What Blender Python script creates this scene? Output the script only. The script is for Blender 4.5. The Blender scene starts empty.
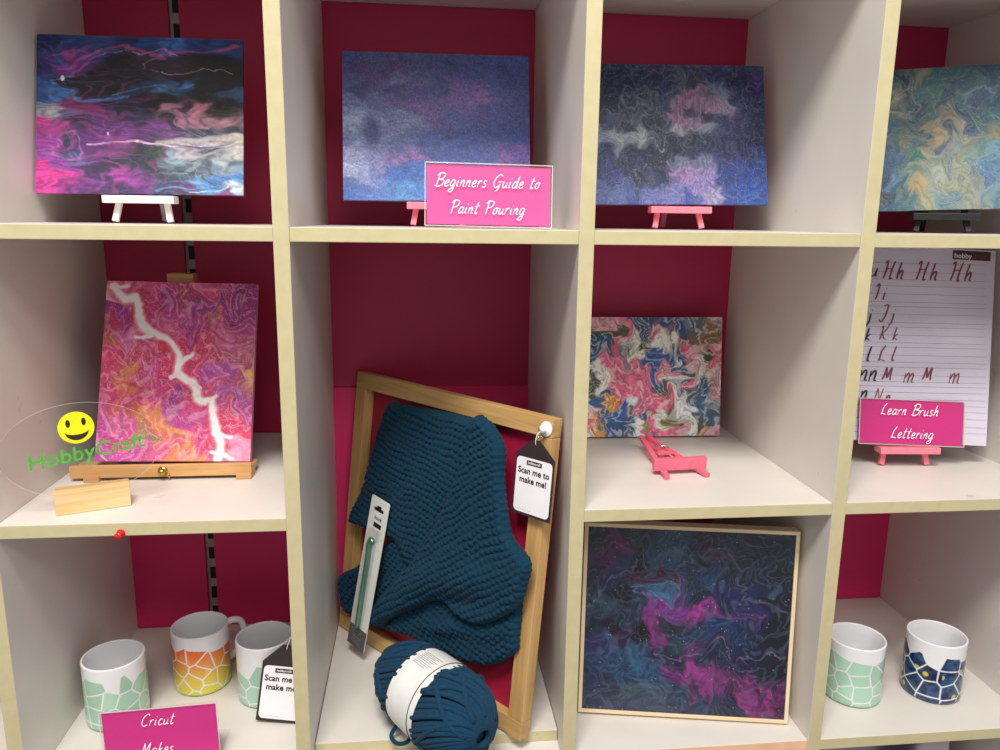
import bpy, bmesh, math, random
import numpy as np
from mathutils import Matrix, Vector
PI = math.pi
rnd = random.Random(7)
S = bpy.context.scene
COL = S.collection

# ------------------------------------------------------------------ helpers
def lin(h, g=1.0):
    h = h.lstrip('#')
    if len(h) == 3: h = ''.join(c*2 for c in h)
    v = [int(h[i:i+2], 16)/255 for i in (0, 2, 4)]
    v = [(c/12.92 if c <= .04045 else ((c+.055)/1.055)**2.4)*g for c in v]
    return (v[0], v[1], v[2], 1.0)

def obj(name, me, mat=None, parent=None):
    if isinstance(me, bmesh.types.BMesh):
        bm = me; me = bpy.data.meshes.new(name); bm.to_mesh(me); bm.free()
    me.name = name
    o = bpy.data.objects.new(name, me); COL.objects.link(o)
    if mat is not None:
        for m in (mat if isinstance(mat, (list, tuple)) else [mat]): me.materials.append(m)
    if parent is not None: o.parent = parent
    return o

def tag(o, label=None, cat=None, group=None, kind=None):
    if label: o['label'] = label
    if cat: o['category'] = cat
    if group: o['group'] = group
    if kind: o['kind'] = kind
    return o

def thing(name, label, cat, M=None, group=None):
    o = bpy.data.objects.new(name, None); COL.objects.link(o)
    o.empty_display_size = .03
    if M is not None: o.matrix_world = M
    return tag(o, label, cat, group)

def pose(x, y, z, yaw=0, lean=0, roll=0):
    return Matrix.Translation((x, y, z)) @ Matrix.Rotation(yaw, 4, 'Z') @ Matrix.Rotation(-lean, 4, 'X') @ Matrix.Rotation(-roll, 4, 'Y')

def T(x, y, z): return Matrix.Translation((x, y, z))

def box(bm, c, s, M=None, bev=0.0, mi=0):
    r = bmesh.ops.create_cube(bm, size=1)
    vs = r['verts']
    bmesh.ops.scale(bm, vec=s, verts=vs)
    if bev:
        es = list({e for v in vs for e in v.link_edges})
        r2 = bmesh.ops.bevel(bm, geom=es, offset=bev, segments=2, affect='EDGES', profile=.6)
        vs = list({v for v in r2['verts']} | {v for v in vs if v.is_valid})
        fs = {f for v in vs for f in v.link_faces}; vs = list({v for f in fs for v in f.verts})
    bmesh.ops.translate(bm, vec=c, verts=vs)
    if M is not None: bmesh.ops.transform(bm, matrix=M, verts=vs)
    for f in {f for v in vs for f in v.link_faces}: f.material_index = mi
    return vs

def bar(bm, p, q, w, d, bev=.0006, up=(0, 1, 0)):
    p = Vector(p); q = Vector(q); z = (q-p).normalized(); y = Vector(up)
    x = y.cross(z).normalized(); y = z.cross(x)
    M = Matrix((x, y, z)).transposed().to_4x4(); M.translation = (p+q)/2
    box(bm, (0, 0, 0), (w, d, (q-p).length), M, bev)

def bxo(name, c, s, mat, parent=None, bev=.001, M=None):
    bm = bmesh.new(); box(bm, c, s, M, bev); return obj(name, bm, mat, parent)

def catmull(pts, n=6):
    if len(pts) < 3: return [Vector(p) for p in pts]
    P = [Vector(p) for p in pts]; P = [P[0]*2-P[1]] + P + [P[-1]*2-P[-2]]
    out = []
    for i in range(1, len(P)-2):
        a, b, c, d = P[i-1:i+3]
        for k in range(n):
            t = k/n
            out.append(.5*((2*b)+(c-a)*t+(2*a-5*b+4*c-d)*t*t+(3*b-a-3*c+d)*t**3))
    out.append(P[-2]); return out

def tube(bm, pts, r, seg=6, closed=False, taper=False):
    P = [Vector(p) for p in pts]; n = len(P); rings = []
    prev = None
    for i, p in enumerate(P):
        if closed: t = P[(i+1) % n]-P[i-1]
        else: t = P[min(i+1, n-1)]-P[max(i-1, 0)]
        if t.length < 1e-9: t = Vector((0, 0, 1))
        t.normalize()
        if prev is None:
            a = Vector((0, 0, 1)) if abs(t.z) < .9 else Vector((1, 0, 0))
            x = t.cross(a).normalized()
        else:
            x = (prev - t*prev.dot(t)).normalized()
        prev = x; y = t.cross(x)
        rr = r[i] if isinstance(r, (list, tuple)) else r
        rings.append([bm.verts.new(p + (x*math.cos(2*PI*k/seg)+y*math.sin(2*PI*k/seg))*rr) for k in range(seg)])
    m = n if closed else n-1
    for i in range(m):
        A = rings[i]; B = rings[(i+1) % n]
        for k in range(seg):
            f = bm.faces.new((A[k], A[(k+1) % seg], B[(k+1) % seg], B[k])); f.smooth = True
    if not closed:
        bm.faces.new(rings[0][::-1]); bm.faces.new(rings[-1])

def ribbon(bm, pts, w, y=0.0, nib=False, n=6):
    """flat pen stroke in the local x-z plane, facing -y; pts are (x, z)"""
    P = catmull([(a, b, 0) for a, b in pts], n)
    L = []; R = []
    for i, p in enumerate(P):
        t = P[min(i+1, len(P)-1)]-P[max(i-1, 0)]
        if t.length < 1e-9: t = Vector((1, 0, 0))
        t.normalize(); nrm = Vector((-t.y, t.x, 0))
        ww = w*(.35+.65*abs(t.y)) if nib else w
        if i in (0, len(P)-1): ww *= .6
        a = p+nrm*ww/2; b = p-nrm*ww/2
        L.append(bm.verts.new((a.x, y, a.y))); R.append(bm.verts.new((b.x, y, b.y)))
    for i in range(len(P)-1):
        try: bm.faces.new((L[i], R[i], R[i+1], L[i+1]))
        except ValueError: pass

def polyplate(bm, pts, y0, y1, mi=0):
    """flat plate with outline pts (x,z), front at y0 (towards viewer), back at y1"""
    A = [bm.verts.new((a, y0, b)) for a, b in pts]; B = [bm.verts.new((a, y1, b)) for a, b in pts]
    n = len(pts)
    fs = [bm.faces.new(A), bm.faces.new(B[::-1])]
    for i in range(n): fs.append(bm.faces.new((A[i], B[i], B[(i+1) % n], A[(i+1) % n])))
    for f in fs: f.material_index = mi
    bmesh.ops.recalc_face_normals(bm, faces=bm.faces[:])

def rrect(x0, z0, x1, z1, r, n=5):
    out = []
    for cx, cz, a0 in ((x1-r, z0+r, -PI/2), (x1-r, z1-r, 0), (x0+r, z1-r, PI/2), (x0+r, z0+r, PI)):
        for k in range(n+1):
            a = a0+PI/2*k/n; out.append((cx+r*math.cos(a), cz+r*math.sin(a)))
    return out

def text_mesh(s, size, bold=0.0, shear=0.0, align='CENTER', spacing=1.0, line=1.0):
    c = bpy.data.curves.new('lettering', 'FONT'); c.body = s; c.size = size; c.offset = bold*size
    c.shear = shear; c.align_x = align; c.space_character = spacing; c.space_line = line; c.resolution_u = 3
    o = bpy.data.objects.new('lettering', c); COL.objects.link(o)
    bpy.context.view_layer.update()
    me = bpy.data.meshes.new_from_object(o.evaluated_get(bpy.context.evaluated_depsgraph_get()))
    bpy.data.objects.remove(o); bpy.data.curves.remove(c)
    me.transform(Matrix.Rotation(PI/2, 4, 'X'))   # into x-z plane facing -y
    me.materials.clear()
    return me

# ------------------------------------------------------------------ materials
def newmat(name):
    m = bpy.data.materials.new(name); m.use_nodes = True
    nt = m.node_tree; b = nt.nodes['Principled BSDF']
    return m, nt, b

def noise_node(nt, scale, detail=4, rough=.55, vec=None, dist=0):
    n = nt.nodes.new('ShaderNodeTexNoise'); n.inputs['Scale'].default_value = scale
    n.inputs['Detail'].default_value = detail; n.inputs['Roughness'].default_value = rough
    n.inputs['Distortion'].default_value = dist
    if vec is not None: nt.links.new(vec, n.inputs['Vector'])
    return n

def ocoord(nt, scale=(1, 1, 1), rot=(0, 0, 0)):
    tc = nt.nodes.new('ShaderNodeTexCoord'); mp = nt.nodes.new('ShaderNodeMapping')
    mp.inputs['Scale'].default_value = scale; mp.inputs['Rotation'].default_value = rot
    nt.links.new(tc.outputs['Object'], mp.inputs['Vector']); return mp.outputs['Vector']

def ramp(nt, fac, stops):
    r = nt.nodes.new('ShaderNodeValToRGB')
    while len(r.color_ramp.elements) < len(stops): r.color_ramp.elements.new(.5)
    for e, (p, c) in zip(r.color_ramp.elements, stops): e.position = p; e.color = c
    nt.links.new(fac, r.inputs['Fac']); return r

def bump(nt, b, height, strength=.2, dist=.001):
    bp = nt.nodes.new('ShaderNodeBump'); bp.inputs['Strength'].default_value = strength
    bp.inputs['Distance'].default_value = dist
    nt.links.new(height, bp.inputs['Height']); nt.links.new(bp.outputs['Normal'], b.inputs['Normal'])

def mottled(name, c1, c2, scale=20, rough=.5, bs=.1, metal=0, spec=.5, detail=4, scl=(1, 1, 1), bd=.0005):
    m, nt, b = newmat(name)
    n = noise_node(nt, scale, detail, vec=ocoord(nt, scl))
    r = ramp(nt, n.outputs['Fac'], [(.3, lin(c1)), (.7, lin(c2))])
    nt.links.new(r.outputs['Color'], b.inputs['Base Color'])
    b.inputs['Roughness'].default_value = rough; b.inputs['Metallic'].default_value = metal
    b.inputs['Specular IOR Level'].default_value = spec
    if bs: bump(nt, b, n.outputs['Fac'], bs, bd)
    return m

def wood(name, c1, c2, c3, axis='X', scale=1.0, rough=.5):
    m, nt, b = newmat(name)
    s = {'X': (6, 90, 90), 'Z': (90, 90, 6), 'Y': (90, 6, 90)}[axis]
    v = ocoord(nt, tuple(k*scale for k in s))
    n = noise_node(nt, 1.0, 6, .6, v, .6)
    r = ramp(nt, n.outputs['Fac'], [(.3, lin(c1)), (.52, lin(c2)), (.72, lin(c3))])
    nt.links.new(r.outputs['Color'], b.inputs['Base Color'])
    b.inputs['Roughness'].default_value = rough
    bump(nt, b, n.outputs['Fac'], .15, .0004)
    return m

def painted(name, rough=.35, bscale=350, bs=.25, sparkle=0, coat=0):
    """material that shows the painting stored as the colour attribute of the canvas"""
    m, nt, b = newmat(name)
    a = nt.nodes.new('ShaderNodeVertexColor'); a.layer_name = 'Paint'
    nt.links.new(a.outputs['Color'], b.inputs['Base Color'])
    n = noise_node(nt, bscale, 5, .7, ocoord(nt))
    n2 = noise_node(nt, bscale*.15, 3, .5, ocoord(nt), 1.0)
    ad = nt.nodes.new('ShaderNodeMath'); ad.operation = 'ADD'
    nt.links.new(n.outputs['Fac'], ad.inputs[0]); nt.links.new(n2.outputs['Fac'], ad.inputs[1])
    bump(nt, b, ad.outputs[0], bs, .0006)
    b.inputs['Roughness'].default_value = rough
    b.inputs['Coat Weight'].default_value = coat; b.inputs['Coat Roughness'].default_value = .15
    return m

M_side = mottled('white_laminate', 'd8d2cb', 'dfdad3', 9, .42, .03)
def scuffs(m):
    nt = m.node_tree; b = nt.nodes['Principled BSDF']; src = b.inputs['Base Color'].links[0].from_socket
    n = noise_node(nt, 26, 5, .6, ocoord(nt, (1, 1.6, 1))); r = ramp(nt, n.outputs['Fac'], [(.70, (0, 0, 0, 1)), (.76, (1, 1, 1, 1))])
    mu = nt.nodes.new('ShaderNodeMath'); mu.operation = 'MULTIPLY'; mu.inputs[1].default_value = .35; nt.links.new(r.outputs['Color'], mu.inputs[0])
    mx = nt.nodes.new('ShaderNodeMix'); mx.data_type = 'RGBA'; nt.links.new(mu.outputs[0], mx.inputs['Factor'])
    nt.links.new(src, mx.inputs['A']); mx.inputs['B'].default_value = lin('8a8178'); nt.links.new(mx.outputs['Result'], b.inputs['Base Color'])
scuffs(M_side)
M_edge = mottled('cream_edging', 'c0b68e', 'c8be97', 60, .45, .12)
M_edge_pink = mottled('peach_edging', 'e2b490', 'ecc0a0', 60, .45, .1)
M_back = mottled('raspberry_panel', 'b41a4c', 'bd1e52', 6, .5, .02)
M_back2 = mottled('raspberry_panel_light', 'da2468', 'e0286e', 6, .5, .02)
M_metal = mottled('slotted_steel', 'a8a298', 'b5afa5', 40, .4, .03)
M_black = mottled('black_slot', '060606', '0b0b0b', 40, .6, 0)
M_wallback = mottled('grey_shop_wall', '8a8680', '95918a', 5, .8, .1)
M_floor = mottled('shop_floor', '8b8880', '9b978f', 4, .5, .05)
M_pine = wood('pine_wood', 'cfa76e', 'dfbd88', 'e9cd9e', 'X')
M_pine_z = wood('pine_wood_upright', 'c49b60', 'd4b07a', 'dfc08c', 'Z')
M_pine_x = wood('pine_wood_level', 'c49b60', 'd4b07a', 'dfc08c', 'X')
M_pale = wood('pale_frame_wood', 'dfc49a', 'e8d2ac', 'efdcba', 'X')
M_pale_z = wood('pale_frame_wood_upright', 'dfc49a', 'e8d2ac', 'efdcba', 'Z')
M_beech = wood('beech_wood', 'b5854f', 'c99a62', 'd8ac76', 'X')
M_pinkwood = mottled('pink_painted_wood', 'f0788c', 'f88a9c', 120, .5, .15)
M_hotpink = mottled('pink_painted_wood_dark', 'e8607c', 'f07088', 120, .5, .15)
M_whitewood = mottled('white_painted_wood', 'e6e2e0', 'f0edeb', 120, .45, .1)
M_blackwood = mottled('black_painted_wood', '101417', '181d20', 120, .45, .1)
M_crimson = mottled('crimson_board', '9c1038', 'a5143f', 12, .5, .05)
M_brass = mottled('brass', 'b8944a', 'd0ac60', 80, .25, 0, metal=1)
M_steel = mottled('bright_steel', 'c8c8c8', 'dedede', 80, .2, 0, metal=1)
M_card = mottled('magenta_card', 'd82a8a', 'de3092', 6, .35, 0)
M_cardlight = mottled('bright_pink_card', 'f658a0', 'fa60a8', 6, .35, 0)
M_carddeep = mottled('deep_magenta_card', 'd0207e', 'd62886', 6, .35, 0)
M_ink = mottled('white_ink', 'fbeaf4', 'ffffff', 6, .5, 0)
M_tagdark = mottled('dark_brown_card', '2c1f24', '35262c', 20, .5, 0)
M_tagwhite = mottled('white_paper', 'e8e6ea', 'f2f0f4', 20, .5, 0)
M_paper = mottled('lilac_white_paper', 'dcd8e4', 'e4e0ea', 4, .45, .05)
M_text = mottled('black_ink', '141014', '1c161a', 20, .5, 0)
M_logo = mottled('logo_box', '30101c', '3a1422', 20, .5, 0)
M_logored = mottled('logo_red_ink', '90203c', 'a02848', 20, .5, 0)
M_maroon = mottled('maroon_brush_ink', '702c42', '94485c', 90, .5, 0)
M_line = mottled('ruled_line_ink', '585060', '706878', 60, .5, 0)
M_green = mottled('green_vinyl', '3fa82c', '58bb3e', 60, .45, 0)
M_yellow = mottled('yellow_vinyl', 'f4e400', 'fff01a', 60, .45, 0)
M_face = mottled('dark_brown_vinyl', '2a1c08', '33240c', 60, .45, 0)
M_white = mottled('white_plastic', 'eeeeee', 'f8f8f8', 60, .35, 0)
M_redpin = mottled('red_plastic', 'd01818', 'e02420', 60, .25, 0)
M_band = mottled('white_ball_band', 'dcdcd8', 'e8e8e4', 30, .55, .05)
M_greyink = mottled('grey_ink', '7c7c80', '909094', 60, .5, 0)
M_hook = mottled('green_aluminium', '5f9a7c', '7cb496', 60, .3, 0, metal=.8)
M_pack = mottled('silver_card', 'd8d8d2', 'e2e2dc', 60, .4, 0)
M_packdark = mottled('dark_grey_card', '4a4a4c', '585858', 60, .5, 0)

def fuzzy(name, c1, c2, scale):
    m, nt, b = newmat(name)
    n = noise_node(nt, scale, 6, .7, ocoord(nt))
    r = ramp(nt, n.outputs['Fac'], [(.3, lin(c1)), (.7, lin(c2))])
    nt.links.new(r.outputs['Color'], b.inputs['Base Color'])
    b.inputs['Roughness'].default_value = .9; b.inputs['Specular IOR Level'].default_value = .2
    b.inputs['Sheen Weight'].default_value = .04; b.inputs['Sheen Roughness'].default_value = .5
    bump(nt, b, n.outputs['Fac'], .6, .0012)
    return m
M_knit = fuzzy('teal_wool', '052536', '0b3c54', 420)
M_yarn = fuzzy('teal_yarn', '0a2c44', '15435f', 500)

def clear(name, tint='ffffff', alpha=.12, rough=.05):
    m, nt, b = newmat(name)
    tr = nt.nodes.new('ShaderNodeBsdfTransparent'); tr.inputs['Color'].default_value = lin(tint)
    gl = nt.nodes.new('ShaderNodeBsdfGlossy'); gl.inputs['Roughness'].default_value = rough
    lw = nt.nodes.new('ShaderNodeLayerWeight'); lw.inputs['Blend'].default_value = .35
    mr = nt.nodes.new('ShaderNodeMapRange'); mr.inputs['To Min'].default_value = alpha*.5; mr.inputs['To Max'].default_value = alpha*4
    nt.links.new(lw.outputs['Facing'], mr.inputs['Value'])
    mx = nt.nodes.new('ShaderNodeMixShader')
    nt.links.new(mr.outputs['Result'], mx.inputs['Fac'])
    nt.links.new(tr.outputs[0], mx.inputs[1]); nt.links.new(gl.outputs[0], mx.inputs[2])
    nt.links.new(mx.outputs[0], nt.nodes['Material Output'].inputs['Surface'])
    return m
M_clear = clear('clear_acrylic', 'fcfcfc', .035)
M_clearedge, nt_e, b_e = newmat('acrylic_edge'); b_e.inputs['Roughness'].default_value = .3; b_e.inputs['Alpha'].default_value = .4
n_e = noise_node(nt_e, 50, 2, .5, ocoord(nt_e)); r_e = ramp(nt_e, n_e.outputs['Fac'], [(.3, lin('e8dcd8')), (.7, lin('f6eeec'))]); nt_e.links.new(r_e.outputs['Color'], b_e.inputs['Base Color'])
M_sleeve = clear('clear_plastic_sleeve', 'fdfcfe', .05, .15)

# ------------------------------------------------------------------ painting engine
def vnoise(x, y, seed):
    rs = np.random.RandomState(seed); tab = rs.rand(256, 256)
    xi = np.floor(x).astype(int); yi = np.floor(y).astype(int); fx = x-xi; fy = y-yi
    fx = fx*fx*fx*(fx*(fx*6-15)+10); fy = fy*fy*fy*(fy*(fy*6-15)+10)
    g = lambda i, j: tab[(xi+i) & 255, (yi+j) & 255]
    return (g(0, 0)*(1-fx)+g(1, 0)*fx)*(1-fy)+(g(0, 1)*(1-fx)+g(1, 1)*fx)*fy

def fbm(x, y, seed, octv=4, gain=.5):
    s = 0; a = 1; t = 0
    for k in range(octv):
        s = s+a*vnoise(x*2**k+k*17.3, y*2**k+k*9.1, seed+k); t += a; a *= gain
    return s/t-.5

class Art:
    """one painting: colours worked out per canvas vertex; crop = pixel corners (x0,y0,x1,y1) that u,v span"""
    def __init__(s, w, h, crop, step=.001, aniso=(1, 1)):
        s.w, s.h = w, h; s.nx = int(w/step); s.ny = int(h/step); s.crop = crop
        u, v = np.meshgrid(np.linspace(0, 1, s.nx), np.linspace(0, 1, s.ny))
        s.x0 = u*w/h; s.y0 = v            # v down
        s.x = s.x0.copy(); s.y = s.y0.copy(); s.asp = w/h
        s.c = np.zeros((s.ny, s.nx, 3))
    def P(s, px, py):
        x0, y0, x1, y1 = s.crop
        return (px-x0)/(x1-x0)*s.asp, (py-y0)/(y1-y0)
    def warp(s, amp, freq, seed, octv=4, ax=1, ay=1):
        dx = fbm(s.x*freq*ax, s.y*freq*ay, seed, octv)*amp*2; dy = fbm(s.x*freq*ax+31, s.y*freq*ay+57, seed+50, octv)*amp*2
        s.x = s.x+dx; s.y = s.y+dy
    def advect(s, amp, freq, seed, steps=9, ax=1, ay=1):
        e = .02
        for k in range(steps):
            X = s.x*freq*ax; Y = s.y*freq*ay
            dy = (vnoise(X, Y+e, seed)-vnoise(X, Y-e, seed))/(2*e); dx = (vnoise(X+e, Y, seed)-vnoise(X-e, Y, seed))/(2*e)
            s.x = s.x+dy*ay*amp/steps; s.y = s.y-dx*ax*amp/steps
    def bands(s, freq, seed, n, amp, hexc=None, k=.4, mask=1, ax=1, ay=1):
        t = fbm(s.x*freq*ax, s.y*freq*ay, seed, 2); w = np.sin(t*n)
        if hexc: s.mix(np.clip((w-.55)*3, 0, 1)*mask, hexc, k)
        else: s.c = s.c*(1+amp*w*mask)[..., None]
    def reset(s): s.x = s.x0.copy(); s.y = s.y0.copy()
    def field(s, spec, sharp=3, ax=1, ay=1, eps=1e-4):
        num = 0; den = 0
        for it in spec.split():
            a, b, h = it.split(','); px, py = s.P(float(a), float(b))
            d2 = ((s.x-px)*ax)**2+((s.y-py)*ay)**2+eps
            w = d2**(-sharp); den = den+w
            num = num+w[..., None]*np.array(lin(h)[:3])
        s.c = num/den[..., None]
    def mix(s, mask, hexc, k=1):
        m = np.clip(mask*k, 0, 1)[..., None]; s.c = s.c*(1-m)+np.array(lin(hexc)[:3])*m
    def stroke(s, pts, w, hexc, k=1, soft=.5):
        P = catmull([s.P(a, b)+(0,) for a, b in pts], 4); d = np.full(s.x.shape, 9.)
        for a, b in zip(P[:-1], P[1:]):
            vx, vy = b.x-a.x, b.y-a.y; l2 = vx*vx+vy*vy+1e-12
            t = np.clip(((s.x-a.x)*vx+(s.y-a.y)*vy)/l2, 0, 1)
            d = np.minimum(d, np.hypot(s.x-a.x-t*vx, s.y-a.y-t*vy))
        w = w/(s.crop[3]-s.crop[1])
        s.mix(np.clip((w/2-d)/(w*soft/2+1e-9)+.5*soft, 0, 1), hexc, k)
    def blob(s, cx, cy, rx, ry, hexc, k=1, soft=.3, ring=None):
        px, py = s.P(cx, cy); H = s.crop[3]-s.crop[1]
        r = np.hypot((s.x-px)/(rx/H), (s.y-py)/(ry/H))
        if ring: m = np.clip(1-abs(r-1)/ring, 0, 1)
        else: m = np.clip((1-r)/soft, 0, 1)
        s.mix(m, hexc, k)
    def veins(s, freq, seed, w, hexc, k=1, mask=None, ax=1, ay=1, octv=3, lev=0.0):
        n = fbm(s.x*freq*ax, s.y*freq*ay, seed, octv)-lev
        gy, gx = np.gradient(n); g = np.hypot(gx, gy)+1e-5
        m = np.clip(1-abs(n)/(g*w), 0, 1)
        if mask is not None: m = m*mask
        s.mix(m, hexc, k)
    def lum(s, freq, seed, amp, octv=3, ax=1, ay=1):
        n = fbm(s.x*freq*ax, s.y*freq*ay, seed, octv); s.c = s.c*np.clip(1+n[..., None]*amp*2, .05, 4)
    def around(s, cx, cy, r):
        px, py = s.P(cx, cy); H = s.crop[3]-s.crop[1]
        return np.exp(-((s.x0-px)**2+(s.y0-py)**2)/(r/H)**2)
    def speck(s, seed, p, hexc, k=.6):
        m = (np.random.RandomState(seed).rand(*s.x.shape) < p)*1.0; s.mix(m, hexc, k)
    def mesh(s, name, thick, edge=None, gain=1.0):
        nx, ny = s.nx, s.ny; V = []; 
        X = np.linspace(-s.w/2, s.w/2, nx); Z = np.linspace(s.h, 0, ny)
        co = np.zeros((ny, nx, 3)); co[..., 0] = X[None]; co[..., 2] = Z[:, None]
        co[..., 1] = 0
        n0 = nx*ny
        ring = [j for j in range(nx)]+[i*nx+nx-1 for i in range(1, ny)]+[(ny-1)*nx+j for j in range(nx-2, -1, -1)]+[i*nx for i in range(ny-2, 0, -1)]
        flat = co.reshape(-1, 3); rb = flat[ring].copy(); rb[:, 1] = thick; rs = flat[ring].copy(); rs[:, 1] = .0004
        verts = np.concatenate([flat, rs, rb]); nr = len(ring)
        I, J = np.meshgrid(np.arange(ny-1), np.arange(nx-1), indexing='ij'); a = (I*nx+J).ravel()
        faces = np.stack([a, a+nx, a+nx+1, a+1], 1).tolist()
        for k in range(nr):
            k2 = (k+1) % nr
            faces.append([ring[k], ring[k2], n0+k2, n0+k]); faces.append([n0+k, n0+k2, n0+nr+k2, n0+nr+k])
        faces.append([n0+nr+k for k in range(nr)])
        me = bpy.data.meshes.new(name); me.from_pydata(verts.tolist(), [], faces)
        c = np.clip(s.c*gain, 0, .95).reshape(-1, 3); cr = c[ring]
        ce = cr if edge is None else np.tile(np.array(lin(edge)[:3]), (nr, 1))
        cc = np.concatenate([c, ce, ce]); cc = np.concatenate([cc, np.ones((len(cc), 1))], 1).astype(np.float32)
        at = me.color_attributes.new('Paint', 'FLOAT_COLOR', 'POINT'); at.data.foreach_set('color', cc.ravel())
        me.update(); return me

# ------------------------------------------------------------------ the shelving unit (pitch .34 m)
W = .34; TV = .0177; TS = .01595; D = .376; ZT = .3417; H2 = -.33726; H3 = -.67838; H4 = -1.02
h = TV/2; a = TS/2
Z1, Z2, Z3 = a, H2+a, H3+a
unit = thing('shelving_unit', 'white cube shelving unit with cream front edges and raspberry pink back panels', 'shelving', T(.34, 0, -1.4))
unit_inv = Matrix.Translation((-.34, 0, 1.4))
def upart(name, bm, mat):
    bmesh.ops.transform(bm, matrix=unit_inv, verts=bm.verts[:]); return obj(name, bm, mat, unit)
def panel(name, c, s, edge=M_edge):
    bm = bmesh.new(); box(bm, c, s, None, .0009)
    for f in bm.faces:
        if f.normal.y < -.7: f.material_index = 1
    return upart(name, bm, [M_side, edge])
for i in range(-2, 5):
    panel('upright_panel', (i*W, D/2+.004, -.34), (TV, D+.008, 2.12))
cols = [(-2, 0), (-1, 0), (0, 1), (1, 0), (2, 0), (3, 0)]
for i, tall in cols:
    cx = (i+.5)*W; wx = W-TV-.0004
    for z in (ZT+.34, ZT, 0, H2, H3, H4, -1.36):
        if z == H2 and tall: continue
        panel('shelf_board', (cx, D/2+.0005, z), (wx, D-.001, TS), M_edge_pink if (i == 1 and z == H3) else M_edge)
panel('base_board', (.17, (.030+D)/2, Z3+.008), (W-TV-.002, D-.032, .0158))
# back panels behind the cells; the first column has two, with a gap for the slotted rail
def backp(x0, x1, z0, z1, y=D, mat=M_back, th=.008):
    bm = bmesh.new(); box(bm, ((x0+x1)/2, y+th/2+.0005, (z0+z1)/2), (x1-x0, th, z1-z0), None, .0005); upart('back_panel', bm, mat)
for i in range(-2, 4):
    x0 = i*W+h; x1 = (i+1)*W-h
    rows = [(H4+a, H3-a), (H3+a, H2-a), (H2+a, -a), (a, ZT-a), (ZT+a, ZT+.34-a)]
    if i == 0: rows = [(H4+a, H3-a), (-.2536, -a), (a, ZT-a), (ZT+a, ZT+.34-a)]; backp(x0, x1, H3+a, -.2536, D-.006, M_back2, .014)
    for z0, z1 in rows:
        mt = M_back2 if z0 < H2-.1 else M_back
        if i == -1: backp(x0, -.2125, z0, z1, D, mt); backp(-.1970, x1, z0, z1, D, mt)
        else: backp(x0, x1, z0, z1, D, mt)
rail = thing('slotted_wall_rail', 'grey slotted steel rail seen through the gap between the pink back panels', 'rail', T(-.205, D+.0165, -1.4))
bm = bmesh.new(); box(bm, (0, 0, 1.05), (.03, .012, 2.1), None, .0005); obj('rail_body', bm, M_metal, rail)
bm = bmesh.new()
for k in range(57): box(bm, (0.0012, -.0062, (.03+k*.036)), (.0095, .001, .021))
obj('slots', bm, M_black, rail)
wb = bxo('wall_back', (.34, D+.10, -.3), (3.4, .1, 2.8), M_wallback); wb['kind'] = 'structure'
fl = bxo('floor', (.34, -.9, -1.72), (3.4, 3.2, .04), M_floor); fl['kind'] = 'structure'
pl_ = bxo('plinth', (.34, D/2, -1.5505), (2.06, D, .298), M_side); pl_.name = 'plinth'; tag(pl_, 'white plinth under the shelving unit', 'plinth')

# ------------------------------------------------------------------ paintings
MATS = {}
def canvas(art, key, label, M, thick, edge=None, gain=1.0, **kw):
    o = obj('canvas_painting', art.mesh('canvas_painting', thick, edge, gain), painted(key, **kw))
    o.matrix_world = M; return tag(o, label, 'painting')

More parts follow.
